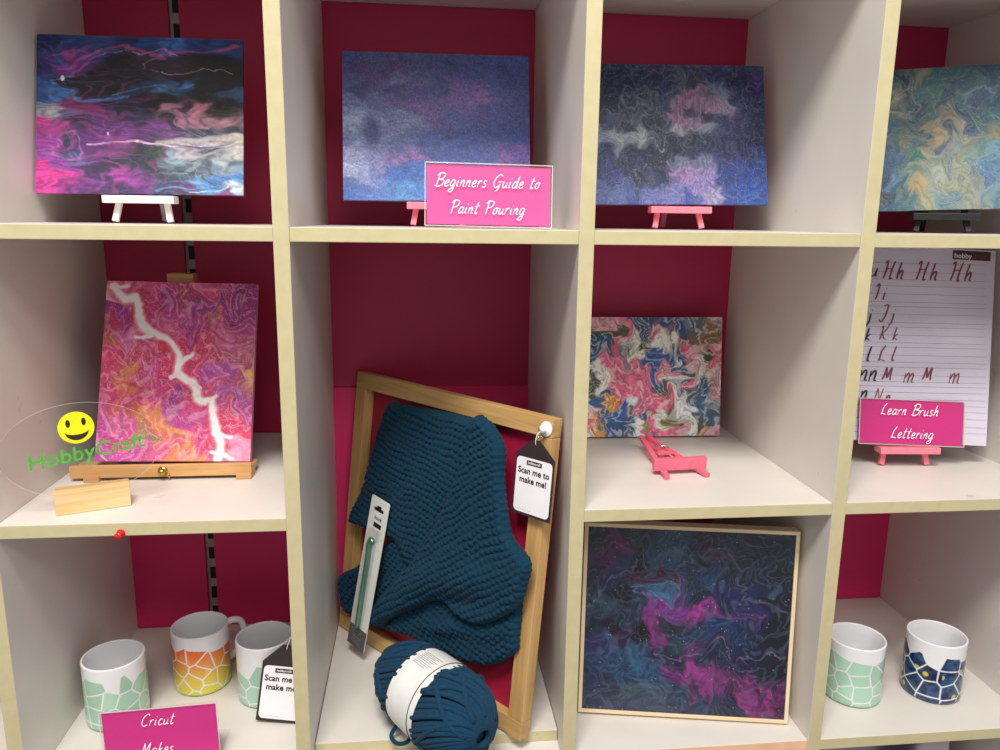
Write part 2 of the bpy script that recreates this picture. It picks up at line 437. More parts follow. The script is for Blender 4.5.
# A: night-sky pour, black, blue, magenta
A = Art(.254, .203, (30, 32, 942, 722))
A.advect(.05, 4, 11, 9, .6, 1.3); A.advect(.03, 11, 15, 9, .5, 1.4); A.advect(.012, 30, 16, 6, .5, 1.3)
A.field('''60,60,1c2f6e 200,60,1d3f8a 300,45,3a4f8c 330,75,2a4a90 420,50,1c3068 520,60,1f4f9a 640,75,3d6fc0 760,55,1f3f88 800,70,274a8a 900,75,2b3d78
120,110,3a3a80 210,95,b0409a 240,110,4a3a90 160,150,7a2f90 60,180,1f2c70 60,250,2555a0 100,290,3a7ac0 60,310,2a4f90
200,220,0a0812 300,200,0a0812 400,160,0a0812 450,210,08070e 350,250,0a0a14 260,270,100c18 470,130,14101c 560,160,2a1a2c 650,170,3a2238 700,150,241624 780,130,0a0a0e 850,150,0a0a0e 880,200,08080c 780,210,08080c 650,210,0c0c12
500,130,302a44 560,255,3a6a9a 480,265,1c3858 650,240,2f5f90 600,220,0c1020 720,250,0c1018 850,250,0c0c14 600,300,0a0a10 500,300,121020 750,290,0e0c12 890,270,3a6088 400,300,2a3050
60,350,8fa0a8 120,375,b8b8c0 170,380,6a6090 200,350,8a3070 260,360,8a2f78 330,350,2a2050 400,360,1a1a3a 500,350,182040 560,340,101018 620,355,c98aa8 660,370,a87090 690,345,2a2028 740,345,cc8098 700,400,b87898 790,395,c08098 850,330,0a0a0c 900,360,0a0a0c 900,400,c08aa0 620,390,202030
60,410,d040a0 120,430,b03a90 230,420,3a2050 300,420,5a2878 400,430,6a2a80 500,430,7a3090 600,440,7a3a90 650,410,2a2040 800,430,283050 900,430,202840 700,450,303050 460,400,302058
170,510,3a2a60 190,550,5a5a98 60,500,a040a0 60,560,9a4aa8 300,490,6a2a80 400,490,7a3090 520,490,5a2a70 700,475,a09ab0 800,490,c8b8c0 880,480,d8ccc8 900,520,d0c8c4 700,545,b8a8b8 640,560,8fa8b8 500,540,1f2838 560,545,203828 780,520,2a2c44
400,540,4a2868 300,540,5a2a70 450,590,2a3048 540,600,1c2838 700,600,506878 850,560,a8b4bc 600,600,5a7080 900,600,5a7888 800,610,607888 360,580,302848
60,640,f040a8 60,600,e03a9c 110,640,d83898 150,590,8a3aa0 150,690,a0308a 60,700,d03a98 250,620,3a2a58 300,660,4a2a68 350,640,a83aa0 420,650,8a3a98 500,660,6a2f80 560,630,303850 600,690,3a3a60 760,680,5090d0 850,660,4080c8 920,640,4a90d8 700,700,58306a 900,685,c8d8e8 850,710,7a3a80 400,700,403068 220,700,6a3080''', 3, 1, 1.5)
A.stroke([(130, 160), (200, 130), (300, 105), (400, 75), (500, 85), (590, 115), (700, 95), (800, 75), (920, 62)], 13, 'b8508c', .8)
A.stroke([(430, 90), (520, 100), (600, 92), (700, 110)], 5, 'd890b8', .7)
A.stroke([(160, 190), (148, 240), (175, 290), (230, 318), (330, 312), (430, 300)], 14, '3f8ac8', .85)
A.stroke([(350, 285), (450, 270), (560, 250), (700, 238)], 7, '4a82b0', .8)
A.stroke([(150, 200), (220, 150), (300, 122), (420, 96)], 4, 'c080b0', .6)
A.stroke([(490, 175), (540, 130), (620, 125)], 4, 'c07890', .7); A.stroke([(520, 170), (580, 195), (700, 190), (870, 182)], 4, 'c0909a', .7)
A.stroke([(300, 508), (400, 497), (520, 503), (640, 508), (760, 490)], 9, 'ecc0e4', .95)
A.stroke([(620, 358), (670, 375), (660, 410), (740, 415), (930, 390)], 9, 'd08cac', .8)
A.stroke([(560, 700), (700, 690), (800, 668), (930, 645)], 10, '58a0e0', .7)
A.stroke([(700, 705), (860, 680), (930, 668)], 5, 'dce8f0', .8)
A.blob(165, 515, 75, 45, 'd080c8', .6, ring=.12); A.blob(270, 620, 85, 55, '9a50a0', .5, ring=.1)
A.bands(5, 30, 50, .28, ax=.5, ay=1.6); A.bands(3, 23, 60, 0, '3a78c0', .45, A.around(130, 90, 130), .45, 2.0); A.bands(3, 24, 60, 0, 'b04898', .45, A.around(300, 560, 330), .5, 2.0); A.bands(3, 25, 70, 0, 'b8c8d4', .5, A.around(800, 590, 170), .5, 1.6); A.bands(3, 26, 60, 0, '101426', .6, A.around(650, 560, 330), .4, 2.2); A.bands(3, 27, 60, 0, '2c2038', .6, A.around(550, 220, 260), .4, 2.4); A.veins(5, 31, .9, 'c070b8', .4, A.around(250, 560, 260), .6, 1.3); A.veins(9, 37, .8, '90b0c8', .5, A.around(750, 600, 160), .5, 2.5)
A.veins(5, 41, .8, '6090c0', .4, A.around(150, 120, 220)); A.veins(22, 43, .8, 'b8ccd8', .5, A.around(760, 590, 130), 1, .5)
A.reset(); A.warp(.01, 9, 47, 2); A.stroke([(560, 500), (700, 488), (830, 470), (935, 478)], 22, 'd8d0cc', .7, .9); A.stroke([(640, 555), (760, 548), (860, 520), (935, 522)], 14, 'ccc8cc', .6, .9); A.stroke([(100, 120), (200, 100), (260, 110)], 7, 'c070b0', .6); A.reset(); A.blob(142, 222, 9, 14, 'f4f4ff', 1); A.blob(342, 460, 4, 9, 'e8e0f0', 1); A.lum(60, 45, .25)
canvas(A, 'night_pour_paint', 'black, blue and magenta poured canvas on the white mini easel', pose(-.2005, .1686, 0.0446, -.0187, .2404, .0049), .004, gain=.72, rough=.5)

# B: misty violet blue
B = Art(.254, .203, (48, 32, 910, 735))
B.advect(.06, 4, 21, 8, .6, 1.4); B.advect(.03, 14, 25, 8, .6, 1.4)
B.field('''60,50,3c4a88 200,60,4a4a80 350,60,45507e 500,60,3a4a80 700,60,3c5090 850,60,3f5596 150,110,5c3f74 250,110,5a3c70 350,100,50507e 480,110,3f4a78 620,110,3f5088 820,120,34407a
150,200,34365c 100,160,44507c 300,150,6a6a92 420,160,5a5e88 300,200,3e3e68 400,230,50487c 500,220,424470 600,200,6a5494 680,230,7a5a96 580,250,6a5088 800,220,464c86 880,200,38447c 750,180,44508c
100,270,5c6690 200,270,5a5a86 300,290,60507e 400,320,6e5088 500,300,5c4f86 560,350,484e82 700,330,4a4880 850,330,424884
70,380,90a0bc 110,330,7a88ac 250,330,6c78a0 300,380,7a84a6 360,400,5c6c96 480,420,465890 600,420,3a4e8c 720,420,3c4a86 860,420,324a90
70,450,6a7aa0 90,520,a0a8cc 260,470,7a84a8 350,470,5a6c98 300,530,8a6ea4 400,530,8c6ca4 220,560,8684b4 480,520,4a5e98 600,520,4a5c9c 720,530,5860a0 800,540,7a5c9c 880,500,684c98
70,590,b0bcdc 130,600,98a4cc 200,600,7080b8 280,590,3868b0 350,600,2a62b0 400,580,3a70b8 70,660,5074b4 150,660,4a6cb0 250,660,4a78b8 330,690,4c8cc4 400,700,3c78bc 80,720,3c68b4 600,620,4a60a8 800,650,4858a0''', 2.6)
B.reset(); B.warp(.03, 6, 27, 3)
B.blob(172, 410, 66, 112, '2c3260', .85, .5)
B.lum(40, 29, .35, 3, .6, 1.4); B.lum(110, 33, .5, 2); B.reset(); B.mix(np.ones(B.x.shape), '6468a4', .22); B.speck(5, .05, '9cacd0', .3); B.speck(6, .05, '182048', .5)
canvas(B, 'misty_pour_paint', 'misty violet-blue canvas standing behind the Beginners Guide sign', pose(.1763, .2001, 0.0428, -.0119, .2321, .004), .005, gain=1.0, rough=.6, bs=.5)

# C: inky blue with pink streaks
C = Art(.254, .203, (5, 30, 892, 720))
C.advect(.035, 5, 51, 8); C.advect(.03, 13, 55, 9); C.advect(.012, 34, 56, 6)
C.field('''60,60,1c2c44 200,60,22304a 350,50,343458 500,60,3a4060 650,60,3a3a6c 780,60,34305e 870,50,445078 870,110,5a2a90
80,150,1c2840 200,150,24344c 300,150,2e3c54 400,160,2c4060 450,110,5a6474 560,100,4a4a50 640,130,7a90a8 720,110,2a2c50 820,160,30285c
100,220,16202e 200,220,1a2430 300,210,2a3440 400,240,2e4060 450,240,a8789c 480,180,b480a4 560,170,b890b0 600,170,a07898 440,300,b080a8 500,310,b888b0 560,230,a87aa0 620,230,c090b0 680,235,b0a0c0 540,320,a880a8 520,260,38485a 600,290,303058 750,220,2c3462 850,230,24304c
80,300,24324c 190,340,181f2a 290,320,1c242e 350,330,20242e 400,340,3a4460 650,320,34346a 780,310,3c3464 860,330,28344c
60,400,90a0b4 150,400,b8c0c8 240,395,c8ccd0 200,420,a0aab4 300,410,707888 400,400,2e323e 540,390,2c3a3e 480,400,30343c 450,345,b8c0c8 600,350,b0b8c8 600,390,28384c 700,400,3c346c 800,400,34345c 860,400,262c40
60,460,2c3c5c 200,470,303c54 330,450,34364c 420,440,2c303c 500,460,3a4258 560,440,303868 700,460,342c60 800,460,3a3464 850,460,34509c
60,550,34447c 100,590,4050a0 200,540,262e4a 300,530,2a3048 370,550,202638 450,520,9098b8 550,510,8a94b8 250,490,303a56 650,520,2c3c80 750,530,3850a0 850,550,3054ac
60,640,6070b0 130,660,7080c0 200,620,5c6cac 220,600,20263a 350,610,303c60 430,570,c090d0 500,590,c8a0dc 600,580,b0a0e0 450,640,9090d0 550,640,a898dc 620,680,b8b0d8 350,660,8088cc 200,690,4a58a0 300,690,7884c8 680,600,3450a0 780,640,2c58b4 860,640,3460bc 700,690,2c4ca0 850,700,3058b0 500,690,4a60b8''', 3.2)
for bx, by, rx, ry in [(290, 215, 55, 50), (200, 230, 50, 60), (195, 345, 32, 38), (320, 320, 65, 50), (540, 395, 45, 42), (235, 190, 75, 55), (430, 180, 35, 45)]:
    C.blob(bx, by, rx, ry, '8c98a4', .55, ring=.14); C.blob(bx, by, rx*.6, ry*.6, '788694', .35, ring=.15)
C.stroke([(20, 402), (120, 405), (250, 408), (340, 400), (400, 385)], 9, 'c8d0d4', .8)
C.stroke([(100, 640), (170, 590), (240, 555), (300, 535)], 5, 'a0b0c8', .7); C.stroke([(400, 360), (470, 345), (540, 350), (600, 340)], 6, 'd0d4dc', .7)
C.stroke([(380, 490), (430, 525), (520, 510), (590, 505)], 6, 'b8c0d8', .7)
C.bands(7, 60, 45, .3); C.bands(5, 62, 40, 0, '8c9cb8', .22); C.veins(5, 61, .9, '9aa8bc', .45); C.veins(12, 65, .7, '101828', .4)
C.stroke([(410, 230), (430, 330)], 3, '302c40', .6); C.mix(np.ones(C.x.shape), '20348c', .20); C.reset()
for k in range(16):
    xx = 430+k*14; C.stroke([(xx, 165+rnd.random()*60), (xx+rnd.uniform(-5, 5), 260), (xx-4, 315)], 2.5, '48344c', .5*C.around(540, 240, 200).max())
for k in range(10):
    xx = 390+k*26; C.stroke([(xx, 560), (xx+4, 660)], 2.5, '504888', .45)
C.speck(8, .03, 'b0bcdc', .4)
canvas(C, 'inky_pour_paint', 'inky blue canvas with pink-lilac streaks on the pink mini easel', pose(.5215, .2117, 0.0433, -.0404, .2491, .0125), .005, gain=.70, rough=.5, bs=.5)

# D: teal, blue and gold
Dp = Art(.254, .203, (-130, 50, 800, 715))
Dp.advect(.06, 5, 71, 10); Dp.advect(.04, 12, 75, 10); Dp.advect(.014, 32, 76, 6)
Dp.field('''-80,100,2c5a70 0,100,2c6478 80,90,306474 150,90,243848 220,80,8a8a74 280,80,a8a080 330,70,3c6c74 430,70,34606c 520,80,1f4a68 600,90,23506c 700,100,285870
150,150,b0a890 140,180,8a7c60 200,150,2c4c58 230,190,1c3450 280,160,3c7474 340,170,4a7c70 390,200,24406c 440,150,3a6470 480,160,547c88 540,190,4c6890 600,180,44688c 640,150,28586c 720,200,305c80
130,230,3c6468 180,240,7a7c5c 220,250,1c5060 260,220,1a2c4c 310,260,3c7068 350,230,54806c 400,240,243c6c 450,250,5c847c 470,270,284470 520,250,3a6c80 600,260,3f7484 700,280,407484
100,310,3a6c94 160,330,34646c 180,350,7c7854 240,340,28505c 290,330,c09c5c 320,350,cca864 350,330,a89470 400,310,b8a484 430,330,bca888 400,370,505468 450,370,a8a48c 490,330,28487c 540,320,5c8474 560,350,a89c58 620,320,5c9498 700,350,5a9098
90,400,2f5c80 150,400,38687c 200,420,8c8454 240,420,3c6c6c 280,410,c0a068 300,440,b8a478 340,420,5a5a78 380,430,a0a090 430,420,8c9c94 480,410,9ca48c 540,420,7c9c94 600,420,689cac
100,480,2f5484 160,470,38649c 200,470,58846c 250,490,188468 300,490,b0ac88 350,480,98a090 410,480,8c948c 460,490,b0b08c 520,500,84a09c 590,500,5c94b8 620,480,5488b4 700,500,5080a8
70,560,1f3460 120,560,5c88b0 90,620,28304c 150,600,3a6474 200,580,709080 260,560,9ca488 330,560,b8bca8 400,570,b8b894 460,560,a8ac8c 520,580,a8ac9c 580,570,5c84b8 610,600,7c9cb4 700,600,7090a8
100,680,38647c 180,660,406c74 230,620,d0b868 260,650,c8a858 300,680,c0b880 350,650,80a0a8 400,660,78a0ac 450,650,a8a888 520,650,b0a894 580,660,88a09c 620,690,6894a8 200,700,508088''', 3)
for bx, by, rx, ry in [(185, 190, 50, 75), (400, 350, 60, 55), (582, 572, 34, 38), (540, 190, 60, 40), (310, 345, 45, 40)]:
    Dp.blob(bx, by, rx, ry, 'c4c8b8', .55, ring=.13)
Dp.bands(5, 80, 50, .22); Dp.bands(5, 82, 45, 0, 'b8c0a8', .22); Dp.veins(5, 81, .9, 'b8c0a8', .5); Dp.veins(20, 85, .8, 'e0dcc0', .5, Dp.around(420, 520, 170)); Dp.veins(8, 87, .8, '204060', .4)
Dp.stroke([(120, 220), (180, 262), (240, 240), (215, 200)], 5, 'b0b498', .7); Dp.stroke([(500, 265), (580, 285), (640, 310)], 6, 'a8c0c0', .7)
Dp.mix(np.ones(Dp.x.shape), '1c6488', .25); Dp.reset(); Dp.speck(9, .02, 'd8dcc8', .4)
canvas(Dp, 'teal_gold_pour_paint', 'teal, blue and gold poured canvas on the black mini easel', pose(.868, .15, 0.0400, -.3, .25, .035), .005, gain=.62, rough=.5, bs=.5)

# E: magenta with white lightning
E_ = Art(.203, .249, (45, 85, 628, 752))
E_.advect(.06, 5, 91, 10); E_.advect(.045, 12, 95, 12); E_.advect(.016, 30, 96, 8)
E_.field('''90,100,e0a0b8 150,100,b83868 220,100,c85888 260,130,a84a88 330,110,984458 400,110,b03a60 460,120,c04a78 540,110,9a3a88 610,120,7a3080
90,140,f0c8d8 100,200,7a3898 140,220,a03888 200,180,c04080 250,160,8a3a98 300,180,b04898 350,170,904a60 400,200,7a3890 450,190,a04898 500,170,882f88 560,170,7a2c80 610,180,8a3a88
80,260,b03a60 130,290,c868a8 180,290,d880b0 100,340,d04a78 90,310,b87040 280,230,c85a90 330,230,b85098 370,270,a84098 340,210,d088b8 420,240,b84c8c 470,210,c07858 520,230,c86090 590,230,b05090
130,400,c88438 70,400,d84878 120,350,c05060 170,380,c03868 220,350,b84a78 260,390,c02c58 230,420,b84890 300,360,c83058 290,420,c42c60 400,330,c03050 380,290,c42c58 450,300,c84a68 470,340,b84058 520,300,c06088 590,320,b86890 560,370,b87078
80,470,c83870 140,480,c8783c 150,520,c05060 70,520,d04a88 220,480,c44080 190,460,b04a58 270,470,c84088 310,500,c03878 340,500,8c3c98 380,430,c02c58 430,420,9c40a0 480,410,b060b0 520,420,a850a8 400,400,c43868 590,440,e0b860 560,460,c06080 550,400,b05080
80,570,c85098 110,600,c868a8 150,580,c458a0 200,540,b04858 240,570,d89048 260,600,c88440 300,590,e09a48 230,520,c04070 300,550,c04890 350,570,9c48a8 400,560,d04888 440,600,b850a0 470,500,c84068 520,510,b05aa8 560,520,a860b0 600,560,b050a0 550,580,d04868
70,650,a83898 120,660,b84090 60,700,9c3a98 170,650,c04888 210,650,7c8c50 260,640,c87048 300,630,dc9848 340,660,e0a050 380,640,b84898 340,600,a850a0 430,660,c84888 510,640,c83060 550,650,d84878 600,640,d04060
80,740,9a48a8 140,730,b048a0 200,720,a83a90 260,720,c05888 300,690,c86868 350,720,d89048 400,700,d8a050 420,740,d89848 380,660,c86070 460,720,c84870 520,700,e04068 590,700,e890b0 560,740,e0a0b8''', 3.2)
E_.mix(np.ones(E_.x.shape), 'd83078', .22); E_.bands(4, 100, 40, .14); E_.bands(4, 102, 45, 0, 'f4a8cc', .4); E_.bands(5, 104, 50, 0, 'd8903c', .35, E_.around(200, 560, 180)); E_.bands(4, 106, 40, 0, '7c2c90', .35, E_.around(480, 180, 200)); E_.veins(6, 101, .9, 'f0b8cc', .5)
L = [(75, 110), (110, 150), (155, 145), (170, 200), (200, 250), (240, 290), (310, 320), (345, 360), (340, 430), (395, 465), (415, 530), (470, 540), (480, 610), (505, 670), (510, 745)]
E_.reset(); E_.warp(.025, 7, 111, 4); E_.warp(.008, 25, 112, 2)
E_.stroke(L, 62, 'cc2850', .8); E_.stroke(L, 38, 'f2b8cc', .95, .7); E_.stroke(L, 26, 'fdf4f8', 1, .5)
for p in ([(345, 380), (395, 355)], [(310, 440), (350, 430)], [(440, 545), (480, 515)], [(480, 640), (550, 665)], [(170, 290), (230, 300)], [(480, 720), (560, 735)], [(75, 110), (120, 100)], [(360, 445), (420, 480)]):
    E_.stroke(p, 16, 'fbe8f0', .95, .7)
E_.reset(); E_.speck(3, .04, 'f8d8a0', .4); E_.lum(50, 115, .25)
canvas(E_, 'magenta_pour_paint', 'magenta and purple canvas with a white lightning streak on the wooden easel', pose(-.184, .163, -.3078, -.0015, .34, -.0200), .010, gain=1.08, rough=.45, edge='e090a8', bs=.4)

# F: pink, blue and white
F = Art(.254, .195, (-72, 35, 858, 715))
F.advect(.06, 5, 121, 10); F.advect(.045, 11, 125, 12); F.advect(.014, 30, 126, 6)
F.field('''-40,60,505868 60,50,d090a4 150,60,c8909c 250,60,c8708c 330,80,3a5478 430,60,2c4a70 530,65,204c78 620,70,587088 700,60,4c5868 780,80,7a6850 830,60,a08a90
-40,150,1c5078 80,110,1a4c78 110,190,1a5080 150,150,3c4438 220,110,5a5030 160,240,205078 60,240,1a5888 260,120,c86a88 330,140,d0ccc0 380,130,1f4a7c 450,90,c06880 430,180,c8ccd0 490,150,d4d0c4 540,130,705868 600,140,30507c 680,120,6c5a50 740,130,806040 800,130,7c6438
220,200,c86080 270,220,8c98a4 290,250,707c8c 350,190,c8c8bc 370,240,e0dcd0 390,200,404838 440,220,1c5c9c 420,280,185494 480,270,1c58a0 500,200,d8d8d4 560,210,dcd8cc 600,260,d0d8dc 640,260,2058a0 620,300,18508c 550,250,205490 680,220,cc6080 690,270,d488a0 740,230,b8a0a0 770,260,3c4438 820,220,c8707c 840,300,c86078
-20,320,c8c8c4 80,330,d0d4d0 120,380,dcdcd4 60,390,404c40 150,310,d46088 200,320,d8688c 250,310,d8688e 310,280,d06888 340,330,d4688c 280,380,d8688c 380,370,cc6484 450,330,1c5898 480,390,1f6098 460,290,205c98 520,300,d07c9c 550,340,d88ca4 510,370,c8788c 600,360,4c4c48 560,400,dcdce0 640,380,d05c80 680,330,cc98a8 740,320,c8c4bc 780,350,b4a8a0 820,360,d4b8bc 690,370,c4b8b0
-20,450,3c4858 60,440,384c50 130,430,dcd8d0 150,460,1c4c74 200,430,cc6484 260,440,d46488 330,450,d46488 400,440,d46488 440,470,c45c7c 520,440,404440 480,430,484c48 580,440,a8b0b4 620,430,2c4c6c 660,410,d05c80 720,430,2c5478 760,440,285480 700,470,3c5870 820,430,c0909c
-30,550,c8c8c0 50,520,b8b8b4 60,480,3c4848 100,520,205080 160,520,d09030 180,550,c88828 200,500,c87038 240,530,1f50a0 230,580,2454a4 290,520,c8ccd0 290,550,505858 340,520,b0607c 390,560,c85c80 430,500,d8648c 480,520,d0648c 530,510,c8607c 550,560,48483c 620,500,e0e0e0 640,550,dce4e8 670,530,c8d4dc 590,500,d8d4cc 740,530,34587c 780,560,2c5884 820,520,7c8c98 720,580,405c74
-30,660,d8d0c8 60,600,d8a0a0 80,660,e0708c 110,640,e88a60 120,690,d89c40 50,690,e0d8d0 150,610,2c4870 180,640,8c8444 210,620,205490 200,680,1f58a0 290,620,1f4c84 300,680,284c74 260,680,205088 340,640,d8dcd8 370,680,dce0dc 400,640,8c7c40 380,610,305070 440,620,d8648c 480,680,d8688c 440,690,dc7c98 520,640,d0d4c8 500,600,c0c4bc 560,620,807440 600,640,685c40 640,620,dce0e4 600,690,d46488 690,680,485450 740,680,c8b060 660,660,dcdcd8 780,620,3c5c78 830,620,48607c 800,690,c07088 730,650,54584c''', 4)
F.bands(5, 130, 40, .15); F.bands(4, 132, 45, 0, '3c4038', .45); F.bands(4, 134, 50, 0, 'dcdcd4', .4); F.veins(4, 131, 1.0, '2c3430', .6); F.veins(5, 137, .9, '6c6040', .5)
F.reset(); F.lum(60, 141, .2)
canvas(F, 'pink_blue_pour_paint', 'pink, blue and white marbled canvas leaning against the back panel behind a fallen easel', pose(.515, .305, Z2+.0030, -.0142, .125, .0), .015, gain=1.4, rough=.45, bs=.4, edge='c9a0a8')

# G: dark resin in pale wood frame
G = Art(.2817, .2656, (62, 92, 700, 655), .001)
G.advect(.05, 5, 151, 10); G.advect(.03, 12, 155, 10); G.advect(.012, 32, 156, 6)
G.field('''90,100,181c34 200,110,1c2a40 150,150,5c2058 120,190,4c1f54 180,190,28345c 90,240,20284c 170,240,252c5c 230,180,101020 240,220,4c1c44 300,150,24405c 340,120,2c4058 330,200,244868 380,160,24405c 420,160,1c1c34 440,130,301838 500,140,20283c 560,150,1c2434 620,140,182438 680,150,1c2c3c 480,180,44304c 300,220,4a1f48
80,330,28344c 130,300,304458 190,280,1c1428 220,290,0c0a14 250,280,386084 280,310,4a78a8 290,270,3c6488 330,260,5c2870 340,300,742c84 300,330,7c2c80 380,250,1c3450 450,240,1c3a60 420,290,141c38 510,230,18283c 560,220,242c44 620,260,1a2848 680,230,141c2c 500,290,18204c 580,300,24245c 660,310,141428
90,380,1c2c40 150,360,1c3048 210,370,243850 150,400,140c1c 180,420,301c40 240,420,0c0c10 230,360,28344c 280,380,7c2878 300,420,702870 270,350,84308c 420,330,a03090 440,340,742c78 350,380,2c3044 350,440,203c4c 400,390,1c3458 470,390,18346c 530,400,182c54 600,400,14183c 660,400,0e1228 560,350,382c64
80,440,342c60 120,440,2c3460 100,500,243c64 160,500,244468 220,490,2c5c80 260,520,244c78 200,540,1c3c64 310,480,202c4c 300,540,284468 340,530,68286c 410,510,943484 400,470,602c68 360,480,241c40 450,480,28204c 500,500,202044 560,490,241c44 620,490,141c34 680,500,101428
80,580,242c54 130,600,28304c 200,590,384c5c 260,590,40546c 330,580,304460 400,580,543060 440,585,903084 490,575,742c70 540,570,542450 600,580,902c84 590,550,742868 640,560,4c1c50 660,600,702468 630,630,7c2870 560,620,242848 480,620,28304c 400,620,28345c 300,630,343c58 200,630,343c5c 100,640,242c50 680,650,501848''', 3.2)
for p, w, c, k in [([(75, 320), (110, 280), (160, 245), (205, 220), (215, 160)], 5, '7888a0', .55), ([(240, 150), (270, 230), (310, 250), (350, 210), (410, 170)], 6, '6c7c94', .5), ([(540, 205), (550, 260), (600, 300), (690, 325)], 5, '706890', .55), ([(430, 180), (480, 160), (560, 200), (620, 150), (690, 130)], 5, '5c6484', .5),
                   ([(300, 470), (370, 475), (450, 462), (570, 465), (600, 450), (690, 470)], 5, '8078a0', .6), ([(250, 350), (340, 345), (420, 350), (600, 352)], 5, '803c90', .6), ([(570, 470), (585, 530)], 5, '6c4c88', .6), ([(230, 320), (245, 260), (300, 255), (320, 290), (270, 345), (240, 320)], 5, '6890b8', .55),
                   ([(430, 610), (480, 580), (560, 555), (620, 550), (680, 590)], 5, 'a03c90', .6), ([(270, 350), (290, 440), (350, 550)], 7, '8a2c84', .5), ([(75, 640), (200, 570), (300, 580), (420, 600)], 6, '607084', .4)]:
    G.stroke(p, w, c, k, .9)
G.blob(620, 590, 40, 40, 'b03490', .7, ring=.25); G.blob(380, 215, 110, 60, '4c6480', .3, ring=.1)
G.bands(6, 160, 45, .25); G.bands(6, 162, 60, 0, '5c7490', .3); G.veins(5, 161, .9, '5c7490', .4); G.veins(20, 165, .8, '708498', .3, G.around(280, 590, 170)); G.veins(7, 167, .8, '0a0c18', .5)
G.reset(); G.speck(4, .0014, 'c8d8e8', .8); G.lum(40, 169, .3)
MG = pose(.5135, .0574, Z3+.0035, -.1709, .099, -.006)
fg = thing('framed_painting', 'dark navy and magenta resin painting in a thin pale wood frame', 'painting', MG)
g = obj('painted_panel', G.mesh('painted_panel', .004, None, .66), painted('resin_paint', rough=.35, coat=.15, bs=.15), fg); g.location = (0, .0015, .0054)
bw, dp = .0052, .022; w_, h_ = .2925, .2764
bxo('frame_bar', (0, dp/2, bw/2), (w_, dp, bw), M_pale, fg, .0006); bxo('frame_bar', (0, dp/2, h_-bw/2), (w_, dp, bw), M_pale, fg, .0006)
for s in (-1, 1): bxo('frame_bar', (s*(w_/2-bw/2), dp/2, h_/2), (bw, dp, h_-2*bw-.0002), M_pale_z, fg, .0006)
bxo('backing_board', (0, .013, h_/2), (w_-2*bw-.0005, .012, h_-2*bw-.0005), M_pale, fg, 0)

# ------------------------------------------------------------------ mini easels
def mini_easel(label, M, lean, lw=.086, mat=M_pinkwood, zl=.0345, H=.15, foot=.034, side=.012, cat='easel', spread=None):
    """feet on the shelf; painting face at y = 0 at ledge height; local frame upright, lean only in the legs"""
    t = thing('mini_easel', label, cat, M, 'small display easels')
    tl = math.tan(lean)
    yb = .009
    fy = yb-zl*tl
    ap = (0, fy+H*tl, H)
    for s in (-1, 1):
        bm = bmesh.new(); bar(bm, (s*foot, fy, .0024), (s*.006, ap[1], H), .0075, .0055); obj('leg', bm, mat, t)
    bm = bmesh.new(); bar(bm, (0, fy+.085, .0032), (0, ap[1]+.006, H-.006), .0075, .0055); obj('rear_leg', bm, mat, t)
    bm = bmesh.new(); bar(bm, (-foot*.55, fy+H*.45*tl-.001+.0055, H*.45), (foot*.55, fy+H*.45*tl-.001+.0055, H*.45), .006, .004, up=(0, 1, .1)); obj('crossbar', bm, mat, t)
    bm = bmesh.new(); box(bm, (0, -.002, zl-.0049), (lw, .021, .0095), None, .001); obj('ledge', bm, mat, t)
    return t
zl = lambda zp, zs: zp-zs-.0004
mini_easel('white mini easel holding the black, blue and magenta canvas', pose(-.200, .1686, Z1, -.0187), .24, .087, M_whitewood, zl(.0432, Z1))
mini_easel('pink mini easel partly hidden by the Beginners Guide sign', pose(.1763, .2001, Z1, -.0119), .232, .084, M_pinkwood, zl(.0414, Z1))
mini_easel('pink mini easel holding the inky blue canvas with lilac streaks', pose(.5195, .2117, Z1, -.0484), .249, .087, M_pinkwood, zl(.0410, Z1))
mini_easel('black mini easel holding the teal and gold canvas', pose(.880, .15, Z1, -.3), .25, .086, M_blackwood, zl(.0362, Z1))
mini_easel('pink mini easel holding the ruled lettering sheet', pose(.858, .1372, Z2, -.080), .2017, .088, M_pinkwood, zl(-.2972, Z2))
# the fallen easel lies on its rear leg
t = thing('mini_easel', 'small pink easel fallen flat in front of the pink and blue canvas', 'easel', pose(.517, .105, Z2, .08), 'small display easels')
ax_, ay_, az_ = -.012, .136, .022
for s in (-1, 1):
    bm = bmesh.new(); bar(bm, (s*.030, 0, .0035), (s*.005+ax_, ay_, az_), .0075, .0055, up=(0, 0, 1)); obj('leg', bm, M_hotpink, t)
bm = bmesh.new(); bar(bm, (ax_, ay_+.004, az_-.005), (.006, .045, .0040), .0075, .0055, up=(0, 0, 1)); obj('rear_leg', bm, M_hotpink, t)
bm = bmesh.new(); bar(bm, (-.018, .068, .0165), (.012, .068, .0165), .006, .004, up=(0, 0, 1)); obj('crossbar', bm, M_hotpink, t)
bm = bmesh.new(); box(bm, (-.003, .022, .0155), (.078, .009, .017), None, .001); obj('ledge', bm, M_hotpink, t)
obj('hinge', (lambda b: (tube(b, [(-.014, .090, .0205), (.002, .088, .021), (.008, .085, .019)], .0012), b)[1])(bmesh.new()), M_steel, t)

